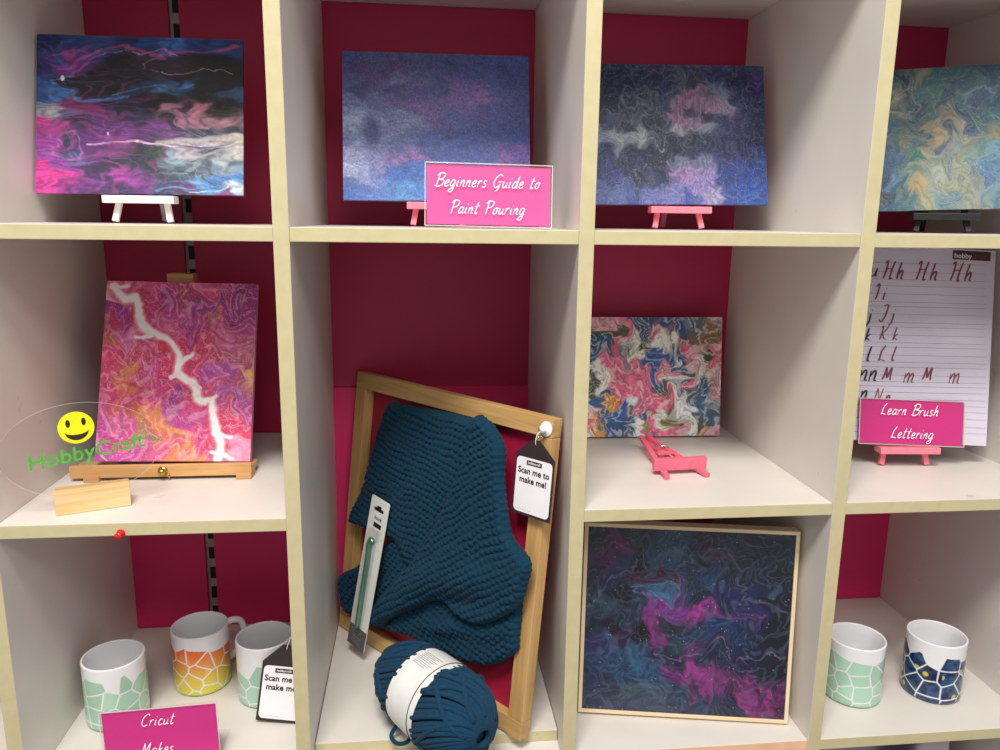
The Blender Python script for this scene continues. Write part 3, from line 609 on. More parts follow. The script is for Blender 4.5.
# wooden easel under E
t = thing('table_easel', 'beech wood table easel with brass knob holding the lightning canvas', 'easel', pose(-.181, .163, Z2, 0))
tl = math.tan(.34); ze = -.3078-Z2-.0065
bxo('ledge', (-.014, .0096, ze-.0040), (.234, .035, .0080), M_beech, t, .001)
bxo('ledge_lip', (-.014, -.0115, ze-.0020), (.234, .007, .0165), M_beech, t, .001)
for s in (-1, 1):
    bm = bmesh.new(); bar(bm, (-.003+s*.088, .0135, .0045), (s*.012, .020+.235*tl, .240), .018, .009, .001); obj('leg', bm, M_beech, t)
for s in (-1, 1): bxo('foot', (-.005+s*.098, -.004, .0044), (.020, .030, .0085), M_beech, t, .001)
bm = bmesh.new(); bar(bm, (0, .165, .0045), (0, .118, .236), .018, .010, .001); obj('rear_leg', bm, M_beech, t)
bm = bmesh.new(); bar(bm, (0, .0185, ze), (0, .0185+.236*tl, ze+.236), .016, .006, .001); obj('mast', bm, M_beech, t)
bm = bmesh.new(); box(bm, (-.006, .108, ze+.246), (.036, .020, .012), None, .001); obj('top_clamp', bm, M_beech, t)
bm = bmesh.new()
bmesh.ops.create_uvsphere(bm, u_segments=18, v_segments=12, radius=.0052, matrix=T(-.012, -.0195, ze-.002))
bmesh.ops.create_cone(bm, segments=18, radius1=.0065, radius2=.0065, depth=.002, cap_ends=True, matrix=T(-.012, -.0155, ze-.002) @ Matrix.Rotation(PI/2, 4, 'X'))
for f in bm.faces: f.smooth = True
obj('brass_knob', bm, M_brass, t)
bm = bmesh.new()
for k in range(3):
    c = Vector((-.004, -.0165, ze-.0075-k*.0020))
    tube(bm, [c+Vector((math.cos(q)*.0013*(k % 2), math.cos(q)*.0013*(1-k % 2), math.sin(q)*.0022)) for q in [i*PI/4 for i in range(8)]], .0004, 5, True)
obj('chain', bm, M_brass, t)

# ------------------------------------------------------------------ pen-stroke lettering
GL = {
 'B': (.62, [[(.12, 0), (.16, .5), (.2, .97)], [(.02, .78), (.25, 1), (.58, .92), (.5, .62), (.2, .5)], [(.2, .5), (.58, .44), (.52, .1), (.2, -.02), (.0, .06)]]),
 'G': (.66, [[(.58, .86), (.4, 1), (.12, .75), (.04, .3), (.22, .02), (.46, .15), (.54, .44)], [(.34, .44), (.66, .46)], [(.54, .44), (.46, -.1), (.3, -.28)]]),
 'P': (.56, [[(.12, -.03), (.15, .5), (.17, .95)], [(.0, .78), (.2, 1), (.54, .9), (.46, .56), (.14, .46)]]),
 'L': (.5, [[(.3, 1), (.12, .6), (.08, .1), (.0, .02), (.2, .06), (.46, .0)]]),
 'C': (.55, [[(.54, .84), (.4, 1), (.1, .7), (.04, .25), (.22, 0), (.48, .12)]]),
 'M': (.75, [[(.02, 0), (.14, .5), (.2, 1)], [(.2, 1), (.28, .5), (.34, .15)], [(.34, .15), (.5, .7), (.62, 1)], [(.62, 1), (.6, .4), (.66, 0)]]),
 'N': (.6, [[(.02, 0), (.12, 1)], [(.12, 1), (.42, .02)], [(.42, .02), (.55, 1)]]),
 'H': (.66, [[(.02, .85), (.16, 1), (.15, .5), (.08, 0)], [(.56, 1), (.46, .5), (.44, 0), (.56, .05)], [(.12, .48), (.3, .58), (.48, .52)]]),
 'I': (.34, [[(.0, .8), (.16, 1), (.17, .5), (.1, 0)]]),
 'J': (.46, [[(.14, .95), (.4, 1), (.34, .3), (.16, -.08), (.0, .06)]]),
 'K': (.6, [[(.02, .85), (.15, 1), (.12, .5), (.06, 0)], [(.52, 1), (.3, .6), (.12, .48)], [(.16, .5), (.34, .1), (.56, .04)]]),
 'a': (.42, [[(.34, .44), (.15, .48), (.03, .2), (.12, 0), (.28, .15), (.36, .48)], [(.36, .48), (.33, .06), (.43, .06)]]),
 'c': (.34, [[(.33, .42), (.18, .5), (.04, .25), (.12, .0), (.34, .1)]]),
 'd': (.44, [[(.34, .42), (.15, .48), (.03, .2), (.12, 0), (.28, .15), (.4, .95)], [(.4, .95), (.36, .06), (.45, .05)]]),
 'e': (.36, [[(.05, .2), (.28, .32), (.24, .5), (.1, .42), (.04, .15), (.15, 0), (.36, .12)]]),
 'g': (.42, [[(.35, .45), (.15, .5), (.03, .2), (.12, .03), (.28, .15), (.37, .48)], [(.37, .48), (.3, -.28), (.1, -.4), (.02, -.26), (.42, .06)]]),
 'h': (.4, [[(.14, .95), (.08, .5), (.05, 0)], [(.06, .22), (.24, .5), (.31, .38), (.29, .06), (.4, .05)]]),
 'i': (.2, [[(.08, .48), (.05, .08), (.16, .04)], [(.11, .68), (.13, .74)]]),
 'j': (.26, [[(.16, .5), (.14, .0), (.0, -.3)], [(.2, .7), (.22, .75)]]),
 'k': (.38, [[(.14, .95), (.08, .5), (.04, 0)], [(.3, .48), (.08, .24), (.2, .12), (.34, .03)]]),
 'l': (.24, [[(.16, .98), (.07, .3), (.1, .04), (.22, .08)]]),
 'm': (.56, [[(.04, .48), (.03, 0)], [(.04, .22), (.18, .5), (.24, .36), (.22, 0)], [(.22, .22), (.38, .5), (.44, .36), (.42, .06), (.54, .05)]]),
 'n': (.38, [[(.04, .48), (.03, 0)], [(.04, .22), (.2, .5), (.28, .38), (.26, .06), (.37, .05)]]),
 'o': (.38, [[(.2, .5), (.04, .3), (.1, .02), (.28, .1), (.3, .4), (.19, .5), (.38, .44)]]),
 'r': (.32, [[(.04, .48), (.04, 0)], [(.04, .22), (.16, .47), (.3, .46)]]),
 's': (.32, [[(.29, .46), (.12, .5), (.08, .34), (.24, .2), (.2, .02), (.0, .04)]]),
 't': (.32, [[(.18, .88), (.1, .12), (.18, .0), (.28, .1)], [(.0, .56), (.33, .6)]]),
 'u': (.42, [[(.05, .48), (.04, .1), (.15, .01), (.29, .2), (.33, .48)], [(.33, .48), (.31, .06), (.42, .05)]]),
 'y': (.4, [[(.05, .48), (.08, .1), (.2, .05), (.33, .48)], [(.33, .48), (.2, -.3), (.02, -.35)]]),
}
def script(bm, s, x0, z0, size, w, sp=.07, slant=.28, y=0, nib=False, word=.42, rise=0):
    x = 0
    for ch in s:
        if ch == ' ': x += word; continue
        adv, st = GL[ch]
        for p in st:
            ribbon(bm, [(x0+(x+a_+b_*slant)*size, z0+b_*size+rise*(x+a_)*size) for a_, b_ in p], w, y, nib, 5)
        x += adv+sp
    return x*size
def script_w(s, size, sp=.07, word=.42): return sum(word if c == ' ' else GL[c][0]+sp for c in s)*size

def sign_holder(label, M, w_, h_, card, lines, size, inset=.0025, lean_=.1):
    t = thing('sign_holder', label, 'sign', M)
    bm = bmesh.new(); box(bm, (0, .0012, h_/2), (w_, .0018, h_), None, .0004); box(bm, (0, .0042, h_/2), (w_, .0012, h_), None, .0004)
    if card is not M_carddeep: box(bm, (0, .0275, .0009), (w_, .045, .0018), Matrix.Rotation(lean_, 4, 'X') @ T(0, 0, .0006), .0004)
    obj('acrylic_stand', bm, M_clear, t)
    bm = bmesh.new()
    for x0, x1, z0, z1 in ((-w_/2, -w_/2+.0012, 0, h_), (w_/2-.0012, w_/2, 0, h_), (-w_/2+.0013, w_/2-.0013, h_-.0012, h_), (-w_/2+.0013, w_/2-.0013, 0, .0012)):
        box(bm, ((x0+x1)/2, -.0001, (z0+z1)/2), (x1-x0, .0006, z1-z0))
    obj('acrylic_rim', bm, M_clearedge, t)
    bm = bmesh.new(); box(bm, (0, .0028, h_/2), (w_-2*inset, .0004, h_-2*inset)); obj('printed_card', bm, card, t)
    bm = bmesh.new()
    for s_, xc, zb_ in lines:
        wd = script_w(s_, size); script(bm, s_, xc-wd/2-.002, zb_, size, size*.068, y=-.0006, rise=.0)
    obj('lettering', bm, M_ink, t)
    return t
sign_holder('clear sign holder with pink card reading Beginners Guide to Paint Pouring', pose(.2313, .0406, Z1+.0020, -.0007, .1, -.012), .150, .073, M_cardlight, [('Beginners Guide to', 0, .0455), ('Paint Pouring', 0, .0150)], .0152)
sign_holder('clear sign holder with magenta card reading Cricut in front of the green mug', pose(-.1813, .0301, Z3+.0045, -.0038, .09, .045), .145, .073, M_card, [('Cricut', .0, .0500), ('Makes', -.004, .0115)], .0160)

# lettering sheet and its little card
MS = pose(.872, .1372, -.2935, -.0782, .2017, -.0434)
sh = thing('lettering_sheet', 'ruled brush lettering practice sheet in a clear sleeve on a pink easel', 'practice sheet', MS)
bxo('paper', (0, .0010, .1435), (.210, .0012, .287), M_paper, sh, 0)
bxo('plastic_sleeve', (.001, -.0003, .1428), (.214, .0008, .2845), M_sleeve, sh, .0002)
SP = lambda px, py: (-.058+.001492*(px-885)+7.4e-5*(py-282), .2365+7.6e-5*(px-885)-.001467*(py-282))
bm = bmesh.new(); bk = bmesh.new(); rl = bmesh.new()
for yy in (265, 274, 281.5, 288, 296, 304, 308.5, 316, 324.5, 329, 337, 344.5, 349, 357, 364, 369, 377, 383.5, 388, 394, 401, 407, 413, 420, 428, 434):
    p, q = SP(852, yy-.5), SP(985, yy+2.5); ribbon(rl, [p, q], .00055 if yy != 316 else .0004, -.00005)
def pen(b, s, x, ytop, ybot, w=.0026, sp=.16):
    z0 = SP(x, ybot)[1]; sz = SP(x, ytop)[1]-z0; script(b, s, SP(x, ybot)[0]-.002, z0, sz*1.05, w, sp*.8, .18, -.00012, True)
pen(bk, 'u', 871, 262, 279); pen(bm, 'Hh', 883, 264, 281, .0028); pen(bm, 'Hh', 916, 264.5, 282, .0028); pen(bm, 'Hh', 950, 265, 283, .0028)
pen(bk, 'i', 866, 288, 303); pen(bm, 'Ii', 875, 287, 302, .0026, .25)
pen(bk, 'j', 868, 309, 324, .003); pen(bm, 'Jj', 880, 308, 323, .0026, .3)
pen(bk, 'k', 866, 330, 343); pen(bk, 'c', 859, 334, 343); pen(bm, 'Kk', 880, 329, 342, .0022, .5)
pen(bk, 'l', 867, 349, 364, .003); pen(bm, 'Ll', 879, 348, 363, .0026, .4)
pen(bk, 'nn', 860, 362, 383, .003, .06); pen(bm, 'M', 883, 370, 382, .0028); pen(bm, 'm', 904, 366, 385, .0022); pen(bm, 'M', 923, 370, 382, .0028); pen(bm, 'm', 949, 366, 386, .0022)
pen(bk, 'n', 861, 384, 402, .003); pen(bm, 'Nn', 875, 391, 403, .0026, .4)
obj('brush_lettering', bm, M_maroon, sh); obj('black_brush_lettering', bk, M_text, sh); obj('ruled_lines', rl, M_line, sh)
x0, z0 = SP(953, 263); x1, z1 = SP(992, 253)
lg = bxo('logo_box', ((x0+x1)/2-.0015, .0002, (z0+z1)/2), (x1-x0-.001, .0006, .0135), M_logo, sh, 0)
me = text_mesh('hobby', .0105, .012, 0, 'LEFT'); o = obj('logo_lettering', me, M_ink, lg); o.location = (x0+.001, -.0004, z0+.0042)
me = text_mesh('craft', .0105, .0, 0, 'LEFT'); o = obj('logo_lettering', me, M_logored, lg); o.location = (x0+.0295, -.0004, z0+.0042)

sign_holder('magenta card reading Learn Brush Lettering leaning on the ruled practice sheet', pose(.8598, .1298, -.2955, -.0806, .2017, -.0316), .1565, .067, M_carddeep, [('Learn Brush', -.003, .0440), ('Lettering', .002, .0105)], .0165, .0015)

# ------------------------------------------------------------------ acrylic logo sign in its wooden block
yaw = .385
MB = pose(-.2435, .0520, Z2, yaw)
t = thing('acrylic_logo_sign', 'clear oval sign with yellow smiley and green HobbyCraft lettering in a pine block', 'sign', MB)
bm = bmesh.new(); box(bm, (0, .0, .0141), (.080, .024, .0280), None, .0012); obj('wooden_block', bm, M_pine, t)
oc = (-.007, .0740)   # centre of the oval
bm = bmesh.new()
oval = [(oc[0]+.0845*math.cos(2*PI*k/96), oc[1]+.0574*math.sin(2*PI*k/96)) for k in range(96)]
oval = [(x, max(z, .0145)) for x, z in oval]
polyplate(bm, oval, -.0015, .0015)
for f in bm.faces:
    if abs(f.normal.y) < .5: f.material_index = 1
obj('acrylic_plate', bm, [M_clear, M_clearedge], t)
def disc(cx, cz, rx, rz, n=48): return [(cx+rx*math.cos(2*PI*k/n), cz+rz*math.sin(2*PI*k/n)) for k in range(n)]
def tilt(pts, c, an): return [(c[0]+(x-c[0])*math.cos(an)-(z-c[1])*math.sin(an), c[1]+(x-c[0])*math.sin(an)+(z-c[1])*math.cos(an)) for x, z in pts]
fc = (-.0107, .1022)
bm = bmesh.new(); polyplate(bm, disc(*fc, .0190, .0192), -.0022, -.0016); fo = obj('smiley_face', bm, M_yellow, t)
bm = bmesh.new()
for s in (-1, 1): polyplate(bm, disc(fc[0]+s*.0082, fc[1]+.0062+s*.0006, .0024, .0046, 20), -.0026, -.0023)
mo = [(fc[0]+.0125*math.cos(q), fc[1]-.0035+.0115*math.sin(q)) for q in [PI+PI*k/20 for k in range(21)]]+[(fc[0]+.0125*math.cos(q), fc[1]-.0035+.0050*math.sin(q)) for q in [2*PI-PI*k/20 for k in range(1, 20)]]
polyplate(bm, tilt(mo, fc, .06), -.0026, -.0023)
obj('eyes_and_mouth', bm, M_face, fo)
me = text_mesh('HobbyCraft', .0250, .012, 0, 'CENTER', 1.03)
for v in me.vertices:
    v.co.z += .0635+.118*v.co.x
o = obj('lettering', me, M_green, t); o.location = (-.001, -.0022, 0)

# ------------------------------------------------------------------ red push pin on the edge of the shelf
t = thing('push_pin', 'red push pin in the cream edge of the middle left shelf', 'push pin', pose(-.1949, 0, H2-.0040) @ Matrix.Rotation(PI/2, 4, 'X'))
def lathe(bm, prof, n=32, mi=0):
    rings = [[bm.verts.new((r*math.cos(2*PI*k/n), r*math.sin(2*PI*k/n), z)) for k in range(n)] for r, z in prof]
    for A_, B_ in zip(rings[:-1], rings[1:]):
        for k in range(n):
            f = bm.faces.new((A_[k], A_[(k+1) % n], B_[(k+1) % n], B_[k])); f.smooth = True; f.material_index = mi
    return rings
bm = bmesh.new(); lathe(bm, [(.0001, .0002), (.0048, .0003), (.0048, .0014), (.0025, .0026), (.0022, .0070), (.0042, .0086), (.0042, .0098), (.0001, .0102)], 20); obj('pin_head', bm, M_redpin, t)
bm = bmesh.new(); lathe(bm, [(.0001, -.003), (.0005, -.002), (.0005, .0002), (.0001, .0003)], 8); obj('needle', bm, M_steel, t)

# ------------------------------------------------------------------ mugs
M_mug, nt_, b_ = newmat('glazed_ceramic')
at_ = nt_.nodes.new('ShaderNodeVertexColor'); at_.layer_name = 'Paint'; nt_.links.new(at_.outputs['Color'], b_.inputs['Base Color'])
n_ = noise_node(nt_, 30, 2, .5, ocoord(nt_)); bump(nt_, b_, n_.outputs['Fac'], .03, .0005)
b_.inputs['Roughness'].default_value = .16; b_.inputs['Coat Weight'].default_value = .3; b_.inputs['Coat Roughness'].default_value = .05
def mug(label, x, y, kind, seed, hang, rot=0.0, decal_top=.072):
    R_, H_ = .0405, .094
    t = thing('mug', label, 'mug', pose(x, y, Z3+.0003), 'mugs with mosaic decals')
    nt, nz = 300, 110
    prof = [(.030, .0), (.0370, .0005), (.0392, .002), (R_, .0050)]+[(R_, .005+(H_-.006)*k/nz) for k in range(1, nz)]+[(R_-.0003, H_-.0006), (R_-.0013, H_), (R_-.0027, H_-.0003), (R_-.0032, H_-.0015)]+[(R_-.0033, H_-.0015-.080*k/6) for k in range(1, 7)]+[(R_-.006, .0090), (R_-.012, .0075), (.0002, .007)]
    prof = [(.0002, .0008)]+prof
    V = []; Cc = []
    rs = np.random.RandomState(seed)
    # shards: scattered seeds in (arc length, height)
    per = 2*PI*R_; cell = .0235; seeds = []
    for i in range(int(per/cell)):
        for j in range(6): seeds.append(((i+.5+rs.uniform(-.42, .42))*per/int(per/cell), (j+.5+rs.uniform(-.42, .42))*cell*.86-.006))
    sd = np.array(seeds); sd = np.concatenate([sd+[-per, 0], sd, sd+[per, 0]])
    ths = (np.arange(nt)/nt*2*PI)
    tt = (ths+rot)%(2*PI)*R_
    for r, z in prof:
        V.append(np.stack([r*np.cos(ths), r*np.sin(ths), np.full(nt, z)], 1))
    V = np.array(V); np_ = len(prof)
    colr = np.tile(np.array([.80, .80, .83]), (np_, nt, 1))
    white = np.array([.80, .80, .82])
    for k in range(1, 4+nz):
        z = prof[k][1]
        P = np.stack([tt, np.full(nt, z)], 1)
        d = np.hypot(P[:, None, 0]-sd[None, :, 0], P[:, None, 1]-sd[None, :, 1]); idx = np.argsort(d, 1)[:, :2]
        i0, i1 = idx[:, 0], idx[:, 1]
        mid = (sd[i0]+sd[i1])/2; nn = sd[i1]-sd[i0]; nn = nn/np.linalg.norm(nn, axis=1)[:, None]
        ed = np.einsum('ij,ij->i', mid-P, nn)
        on = (sd[i0, 1] < decal_top) & (sd[i0, 1] > -.02)
        rsx = ((sd[i0, 0]*7919+sd[i0, 1]*3331) % 1.0)
        if kind == 'green': base = np.array(lin('a6ccb6')[:3])[None]*(0.9+.2*rsx[:, None])
        elif kind == 'orange':
            f = np.clip(z/.078, 0, 1); st = [(0, 'd6d84a'), (.35, 'e0c04a'), (.65, 'e6924a'), (1, 'e2582e')]
            for (a0, c0), (a1, c1) in zip(st[:-1], st[1:]):
                if a0 <= f <= a1: q = (f-a0)/(a1-a0); base = np.array(lin(c0)[:3])*(1-q)+np.array(lin(c1)[:3])*q
            base = base[None]*(0.92+.16*rsx[:, None])
        else:
            nz_ = fbm(P[:, 0]*120, P[:, 1]*120, 5, 3); q = np.clip(.5+nz_*2.5, 0, 1)[:, None]
            base = np.array(lin('0c1640')[:3])*(1-q)+np.array(lin('28527e')[:3])*q
            for sx, sz in [(.0, .045), (.030, .052), (.022, .014), (.055, .03), (.08, .05), (.11, .02), (.15, .04), (.19, .03), (.22, .05), (-.0215+per, .0447), (.2, .012)]:
                base = np.where((np.hypot(P[:, 0]-sx, P[:, 1]-sz) < .0038)[:, None], np.array(lin('c0b45a')[:3])[None], base)
        m = np.clip((ed-.0007)/.0005, 0, 1)*on
        colr[k] = white*(1-m[:, None])+base*m[:, None]
    vs = V.reshape(-1, 3)
    I, J = np.meshgrid(np.arange(np_-1), np.arange(nt), indexing='ij'); J2 = (J+1) % nt
    fs = np.stack([I*nt+J, I*nt+J2, (I+1)*nt+J2, (I+1)*nt+J], -1).reshape(-1, 4)
    me = bpy.data.meshes.new('cup'); me.from_pydata(vs.tolist(), [], fs.tolist())
    cc = np.concatenate([colr.reshape(-1, 3), np.ones((np_*nt, 1))], 1).astype(np.float32)
    at = me.color_attributes.new('Paint', 'FLOAT_COLOR', 'POINT'); at.data.foreach_set('color', cc.ravel())
    me.polygons.foreach_set('use_smooth', [True]*len(me.polygons)); me.update()
    obj('cup', me, M_mug, t)
    bm = bmesh.new()
    c, s_ = math.cos(hang), math.sin(hang)
    pp = catmull([(R_-.001, .078), (R_+.012, .080), (R_+.026, .072), (R_+.030, .052), (R_+.022, .032), (R_+.008, .022), (R_-.001, .020)] if False else [(R_-.001, .078, 0), (R_+.012, .080, 0), (R_+.026, .072, 0), (R_+.030, .052, 0), (R_+.022, .032, 0), (R_+.008, .022, 0), (R_-.001, .020, 0)], 5)
    tube(bm, [(p.x*c, p.x*s_, p.y) for p in pp], .0050, 12)
    obj('handle', bm, M_white, t)
    return t
mug('pale green mosaic mug behind the Cricut card at bottom left', -.2749, .1383, 'green', 3, 1.9, .4)
mug('orange to yellow mosaic mug at the back of the bottom left shelf', -.179, .2094, 'orange', 12, .75, 1.2, .072)
mug('pale green mosaic mug with a dark tag leaning on it', -.078, .1721, 'green', 21, 1.6, .9, .056)
mug('pale green mosaic mug beside the navy mug at bottom right', .7879, .0969, 'green', 31, 1.5, .2, .070)
mug('navy blue mosaic mug with yellow dots at bottom right', .9134, .0946, 'navy', 44, 1.15, 1.9, .070)

# ------------------------------------------------------------------ hang tags
def hang_tag(label, M, w_=.063, hb=.079, ht=.101):
    t = thing('hang_tag', label, 'tag', M, 'dark hang tags reading Scan me to make me')
    bm = bmesh.new(); polyplate(bm, [(-w_/2, 0), (w_/2, 0), (w_/2, hb), (.006, ht), (-.006, ht), (-w_/2, hb)], 0, .0008); obj('tag_card', bm, M_tagdark, t)
    bm = bmesh.new(); polyplate(bm, rrect(-w_/2+.0030, .0035, w_/2-.0030, .0745, .006), -.0003, 0); pa = obj('white_panel', bm, M_tagwhite, t)
    bm = bmesh.new(); polyplate(bm, [(-.0125, .0655), (.0125, .0655), (.0125, .0715), (-.0125, .0715)], -.0005, -.0003); lg = obj('logo_box', bm, M_logo, pa)
    o = obj('logo_lettering', text_mesh('hobbycraft', .0048, .01), M_ink, lg); o.location = (0, -.0006, .0672)
    o = obj('lettering', text_mesh('Scan me to\nmake me!', .0112, .030, 0, 'CENTER', 1.03, 1.05), M_text, pa); o.location = (0, -.0005, .0540)
    bm = bmesh.new()
    for k in range(9): ribbon(bm, [(-.026+k*.0030, .0072), (-.0242+k*.0030, .0072)], .0009, -.0004)
    obj('small_print', bm, M_greyink, pa)
    bm = bmesh.new(); tube(bm, catmull([(0, -.0005, ht-.006), (.001, -.003, ht), (.003, -.003, ht+.008), (.004, .001, ht+.012)], 5), .0006, 6); obj('string', bm, M_white, t)
    return t
hang_tag('dark Scan me to make me tag leaning against the green mug', pose(-.0496, .0990, Z3+.0030, -.10, .30, -.085), .063, .080, .104)

# ------------------------------------------------------------------ wooden frame with knitted blanket
FZ = Z3+.016
MF = pose(.1434, .1667, FZ+.0026, -.8743, .1176, 0)
fw, fh, ft, fb = .413, .4307, .0187, .0250
t = thing('wooden_frame', 'large leaning pine frame with a crimson backing board', 'frame', MF)
M_oak_x = wood('oak_bar_level', 'b08850', 'c49d64', 'd0ac76', 'X'); M_oak_z = wood('oak_bar_upright', 'b08850', 'c49d64', 'd0ac76', 'Z')
for z in (fb/2, fh-fb/2):
    bm = bmesh.new(); box(bm, (0, ft/2, z), (fw, ft, fb), None, .0012); obj('frame_bar', bm, M_oak_x, t)
for s in (-1, 1):
    bm = bmesh.new(); box(bm, (s*(fw/2-fb/2), ft/2, fh/2), (fb, ft, fh-2*fb-.0003), None, .0012); obj('frame_bar', bm, M_oak_z, t)
bxo('backing_board', (0, ft-.004, fh/2), (fw-2*fb-.0006, .003, fh-2*fb-.0006), M_crimson, t, 0)
for s in (-1, 1):
    bm = bmesh.new(); box(bm, (s*(fw/2-fb-.003), ft/2+.003, fh/2), (.0055, ft-.010, fh-2*fb-.001), None, .0005); obj('inner_lip', bm, M_oak_z, t)

def sheet_mesh(poly, base, thick, seed, rowang, step=.0013, folds=(), pitch=.0092, rim=.010, yb=None):
    """a knitted layer lying on the frame: outline poly in (x, z), height towards the viewer"""
    pl = catmull([(a_, b_, 0) for a_, b_ in poly+poly[:2]], 5)[5:]
    P = np.array([(p.x, p.y) for p in pl]); P = P[:len(poly)*5]
    mn = P.min(0)-step*2; mx = P.max(0)+step*2
    X, Z = np.meshgrid(np.arange(mn[0], mx[0], step), np.arange(mn[1], mx[1], step))
    sd = np.full(X.shape, 9.); ins = np.zeros(X.shape, bool); nxp = np.zeros(X.shape); nzp = np.zeros(X.shape)
    dd = np.roll(P, -1, 0)-np.roll(P, 1, 0); dd /= np.linalg.norm(dd, axis=1)[:, None]+1e-9
    arc = np.concatenate([[0], np.cumsum(np.linalg.norm(np.diff(P, axis=0), axis=1))])
    Pd = []; Ld = np.arange(0, arc[-1], .0012)
    P = np.stack([np.interp(Ld, arc, P[:, 0]), np.interp(Ld, arc, P[:, 1])], 1); dx_ = np.interp(Ld, arc, dd[:, 0]); dz_ = np.interp(Ld, arc, dd[:, 1])
    am_ = .0016*np.abs(np.sin(Ld*PI/.0088)); P = P+np.stack([dz_, -dx_], 1)*am_[:, None]
    Q = np.roll(P, -1, 0)
    for (ax, az), (bx, bz) in zip(P, Q):
        vx, vz = bx-ax, bz-az; l2 = vx*vx+vz*vz+1e-14
        tq = np.clip(((X-ax)*vx+(Z-az)*vz)/l2, 0, 1); cx = ax+tq*vx; cz = az+tq*vz
        d = np.hypot(X-cx, Z-cz); up = d < sd; sd = np.where(up, d, sd); nxp = np.where(up, cx, nxp); nzp = np.where(up, cz, nzp)
        cr = ((az > Z) != (bz > Z)) & (X < (bx-ax)*(Z-az)/(bz-az+1e-14)+ax); ins ^= cr
    e = np.where(ins, np.clip(sd/rim, 0, 1), 0); prof = np.sqrt(1-(1-e)**2)
    c, s = math.cos(rowang), math.sin(rowang)
    U = X*c+Z*s; Vv = -X*s+Z*c
    U = U+.004*np.sin(Vv*50+seed)+.010*fbm(X*22, Z*22, seed); Vv = Vv+.012*fbm(X*16+4, Z*16, seed+3)+.004*fbm(X*60, Z*60, seed+6, 2)
    row = Vv/pitch; ph = (np.floor(row) % 2)*.5
    st = np.abs(np.sin(PI*row))**.6*(np.abs(np.sin(PI*(U/(pitch*.95)+ph)))**.6)
    hgt = thick*prof*(1+.25*fbm(X*16, Z*16, seed+9))
    for (fx, fz, dx, dz, wd, am, ln) in folds:
        L_ = math.hypot(dx, dz); ux, uz = dx/L_, dz/L_
        al = (X-fx)*ux+(Z-fz)*uz; ac = -(X-fx)*uz+(Z-fz)*ux
        hgt = hgt+am*np.exp(-(ac/wd)**2)*np.exp(-(al/ln)**2)*prof
    hgt = hgt+.0056*(st-.4)*(.75+.9*fbm(X*90, Z*90, seed+31, 2))*np.clip(e*3, 0, 1)+.0008*fbm(X*300, Z*300, seed+20, 2)
    Yv = -(base+np.maximum(hgt, 0))
    keep = ins.copy()
    near = (~ins) & (sd < step*1.5)
    Xs = np.where(near, nxp, X); Zs = np.where(near, nzp, Z); Yv = np.where(near, -base, Yv)
    use = ins | near
    idx = -np.ones(X.shape, int); idx[use] = np.arange(use.sum())
    front = np.stack([Xs[use], Yv[use], Zs[use]], 1); nF = len(front)
    back = front.copy(); back[:, 1] = -base+.002
    q = use[:-1, :-1] & use[1:, :-1] & use[:-1, 1:] & use[1:, 1:]
    a_, b_, c_, d_ = idx[:-1, :-1][q], idx[:-1, 1:][q], idx[1:, 1:][q], idx[1:, :-1][q]
    fs = np.stack([a_, b_, c_, d_], 1)
    fb_ = np.stack([a_, d_, c_, b_], 1)+nF
    E = {}
    for f in fs.tolist():
        for k in range(4):
            u_, v_ = f[k], f[(k+1) % 4]
            if (v_, u_) in E: del E[(v_, u_)]
            else: E[(u_, v_)] = 1
    side = [[v_, u_, u_+nF, v_+nF] for (u_, v_) in E]
    return np.concatenate([front, back]), fs.tolist()+fb_.tolist()+side

KN = [
 # outline, base, thickness, seed, row angle, folds (x, z, dx, dz, width, amp, length)
 ([(-.1968, .0943), (-.1657, .1151), (-.099, .1729), (-.0532, .1998), (-.0048, .1843), (-.0644, .0563), (-.1349, .0421), (-.1783, .0357), (-.1928, .0613)], .0045, .013, 5, .9, [(-.12, .10, 1, .9, .012, -.008, .06)]),
 ([(-.0763, .0511), (-.0164, .1121), (.0403, .157), (.150, .215), (.188, .215), (.1911, .1887), (.1919, .1402), (.190, .1175), (.154, .0854), (.1172, .0723), (.0693, .0637), (-.0096, .0586)], .0045, .012, 8, -.15, [(.10, .12, 1, .35, .012, .008, .09), (.16, .16, 1, .8, .010, -.006, .06)]),
 ([(-.1065, .3915), (-.0786, .3996), (.0475, .408), (.1111, .3983), (.1267, .3638), (.1301, .3102), (-.0078, .1703), (-.0572, .1916), (-.148, .1899), (-.181, .1936), (-.1464, .2623), (-.1436, .2824)], .008, .013, 3, -.12, [(-.05, .3, .1, 1, .05, .005, .1), (-.10, .21, 1, .15, .012, .006, .05)]),
 ([(.0932, .4152), (.1083, .4154), (.128, .406), (.1491, .3816), (.1531, .3406), (.1734, .2777), (.209, .2524), (.2084, .221), (.1961, .1849), (.1438, .1431), (.0981, .1365), (.0561, .1438), (.0075, .1138), (-.0441, .0787), (-.0755, .0537), (-.0994, .0573), (-.0984, .0739), (-.042, .1388), (.0199, .2255), (.0601, .3059), (.0841, .3672)], .019, .013, 12, .62, [(.03, .17, 1, .95, .022, .012, .10), (.12, .20, 1, .45, .020, .010, .07), (.08, .155, 1, .3, .010, -.006, .06), (.12, .33, .3, 1, .025, .007, .08)]),
]
Vs = []; Fs = []; off = 0
for poly_, base, th, sd_, ra, folds in KN:
    v_, f_ = sheet_mesh(poly_, base, th, sd_, ra, folds=folds)
    Vs.append(v_); Fs += [[k+off for k in f] for f in f_]; off += len(v_)
me = bpy.data.meshes.new('knitted_blanket'); me.from_pydata(np.concatenate(Vs).tolist(), [], Fs)
me.polygons.foreach_set('use_smooth', [True]*len(me.polygons)); me.update()
kb = obj('knitted_blanket', me, M_knit); kb.matrix_world = MF @ T(0, 0, 0)
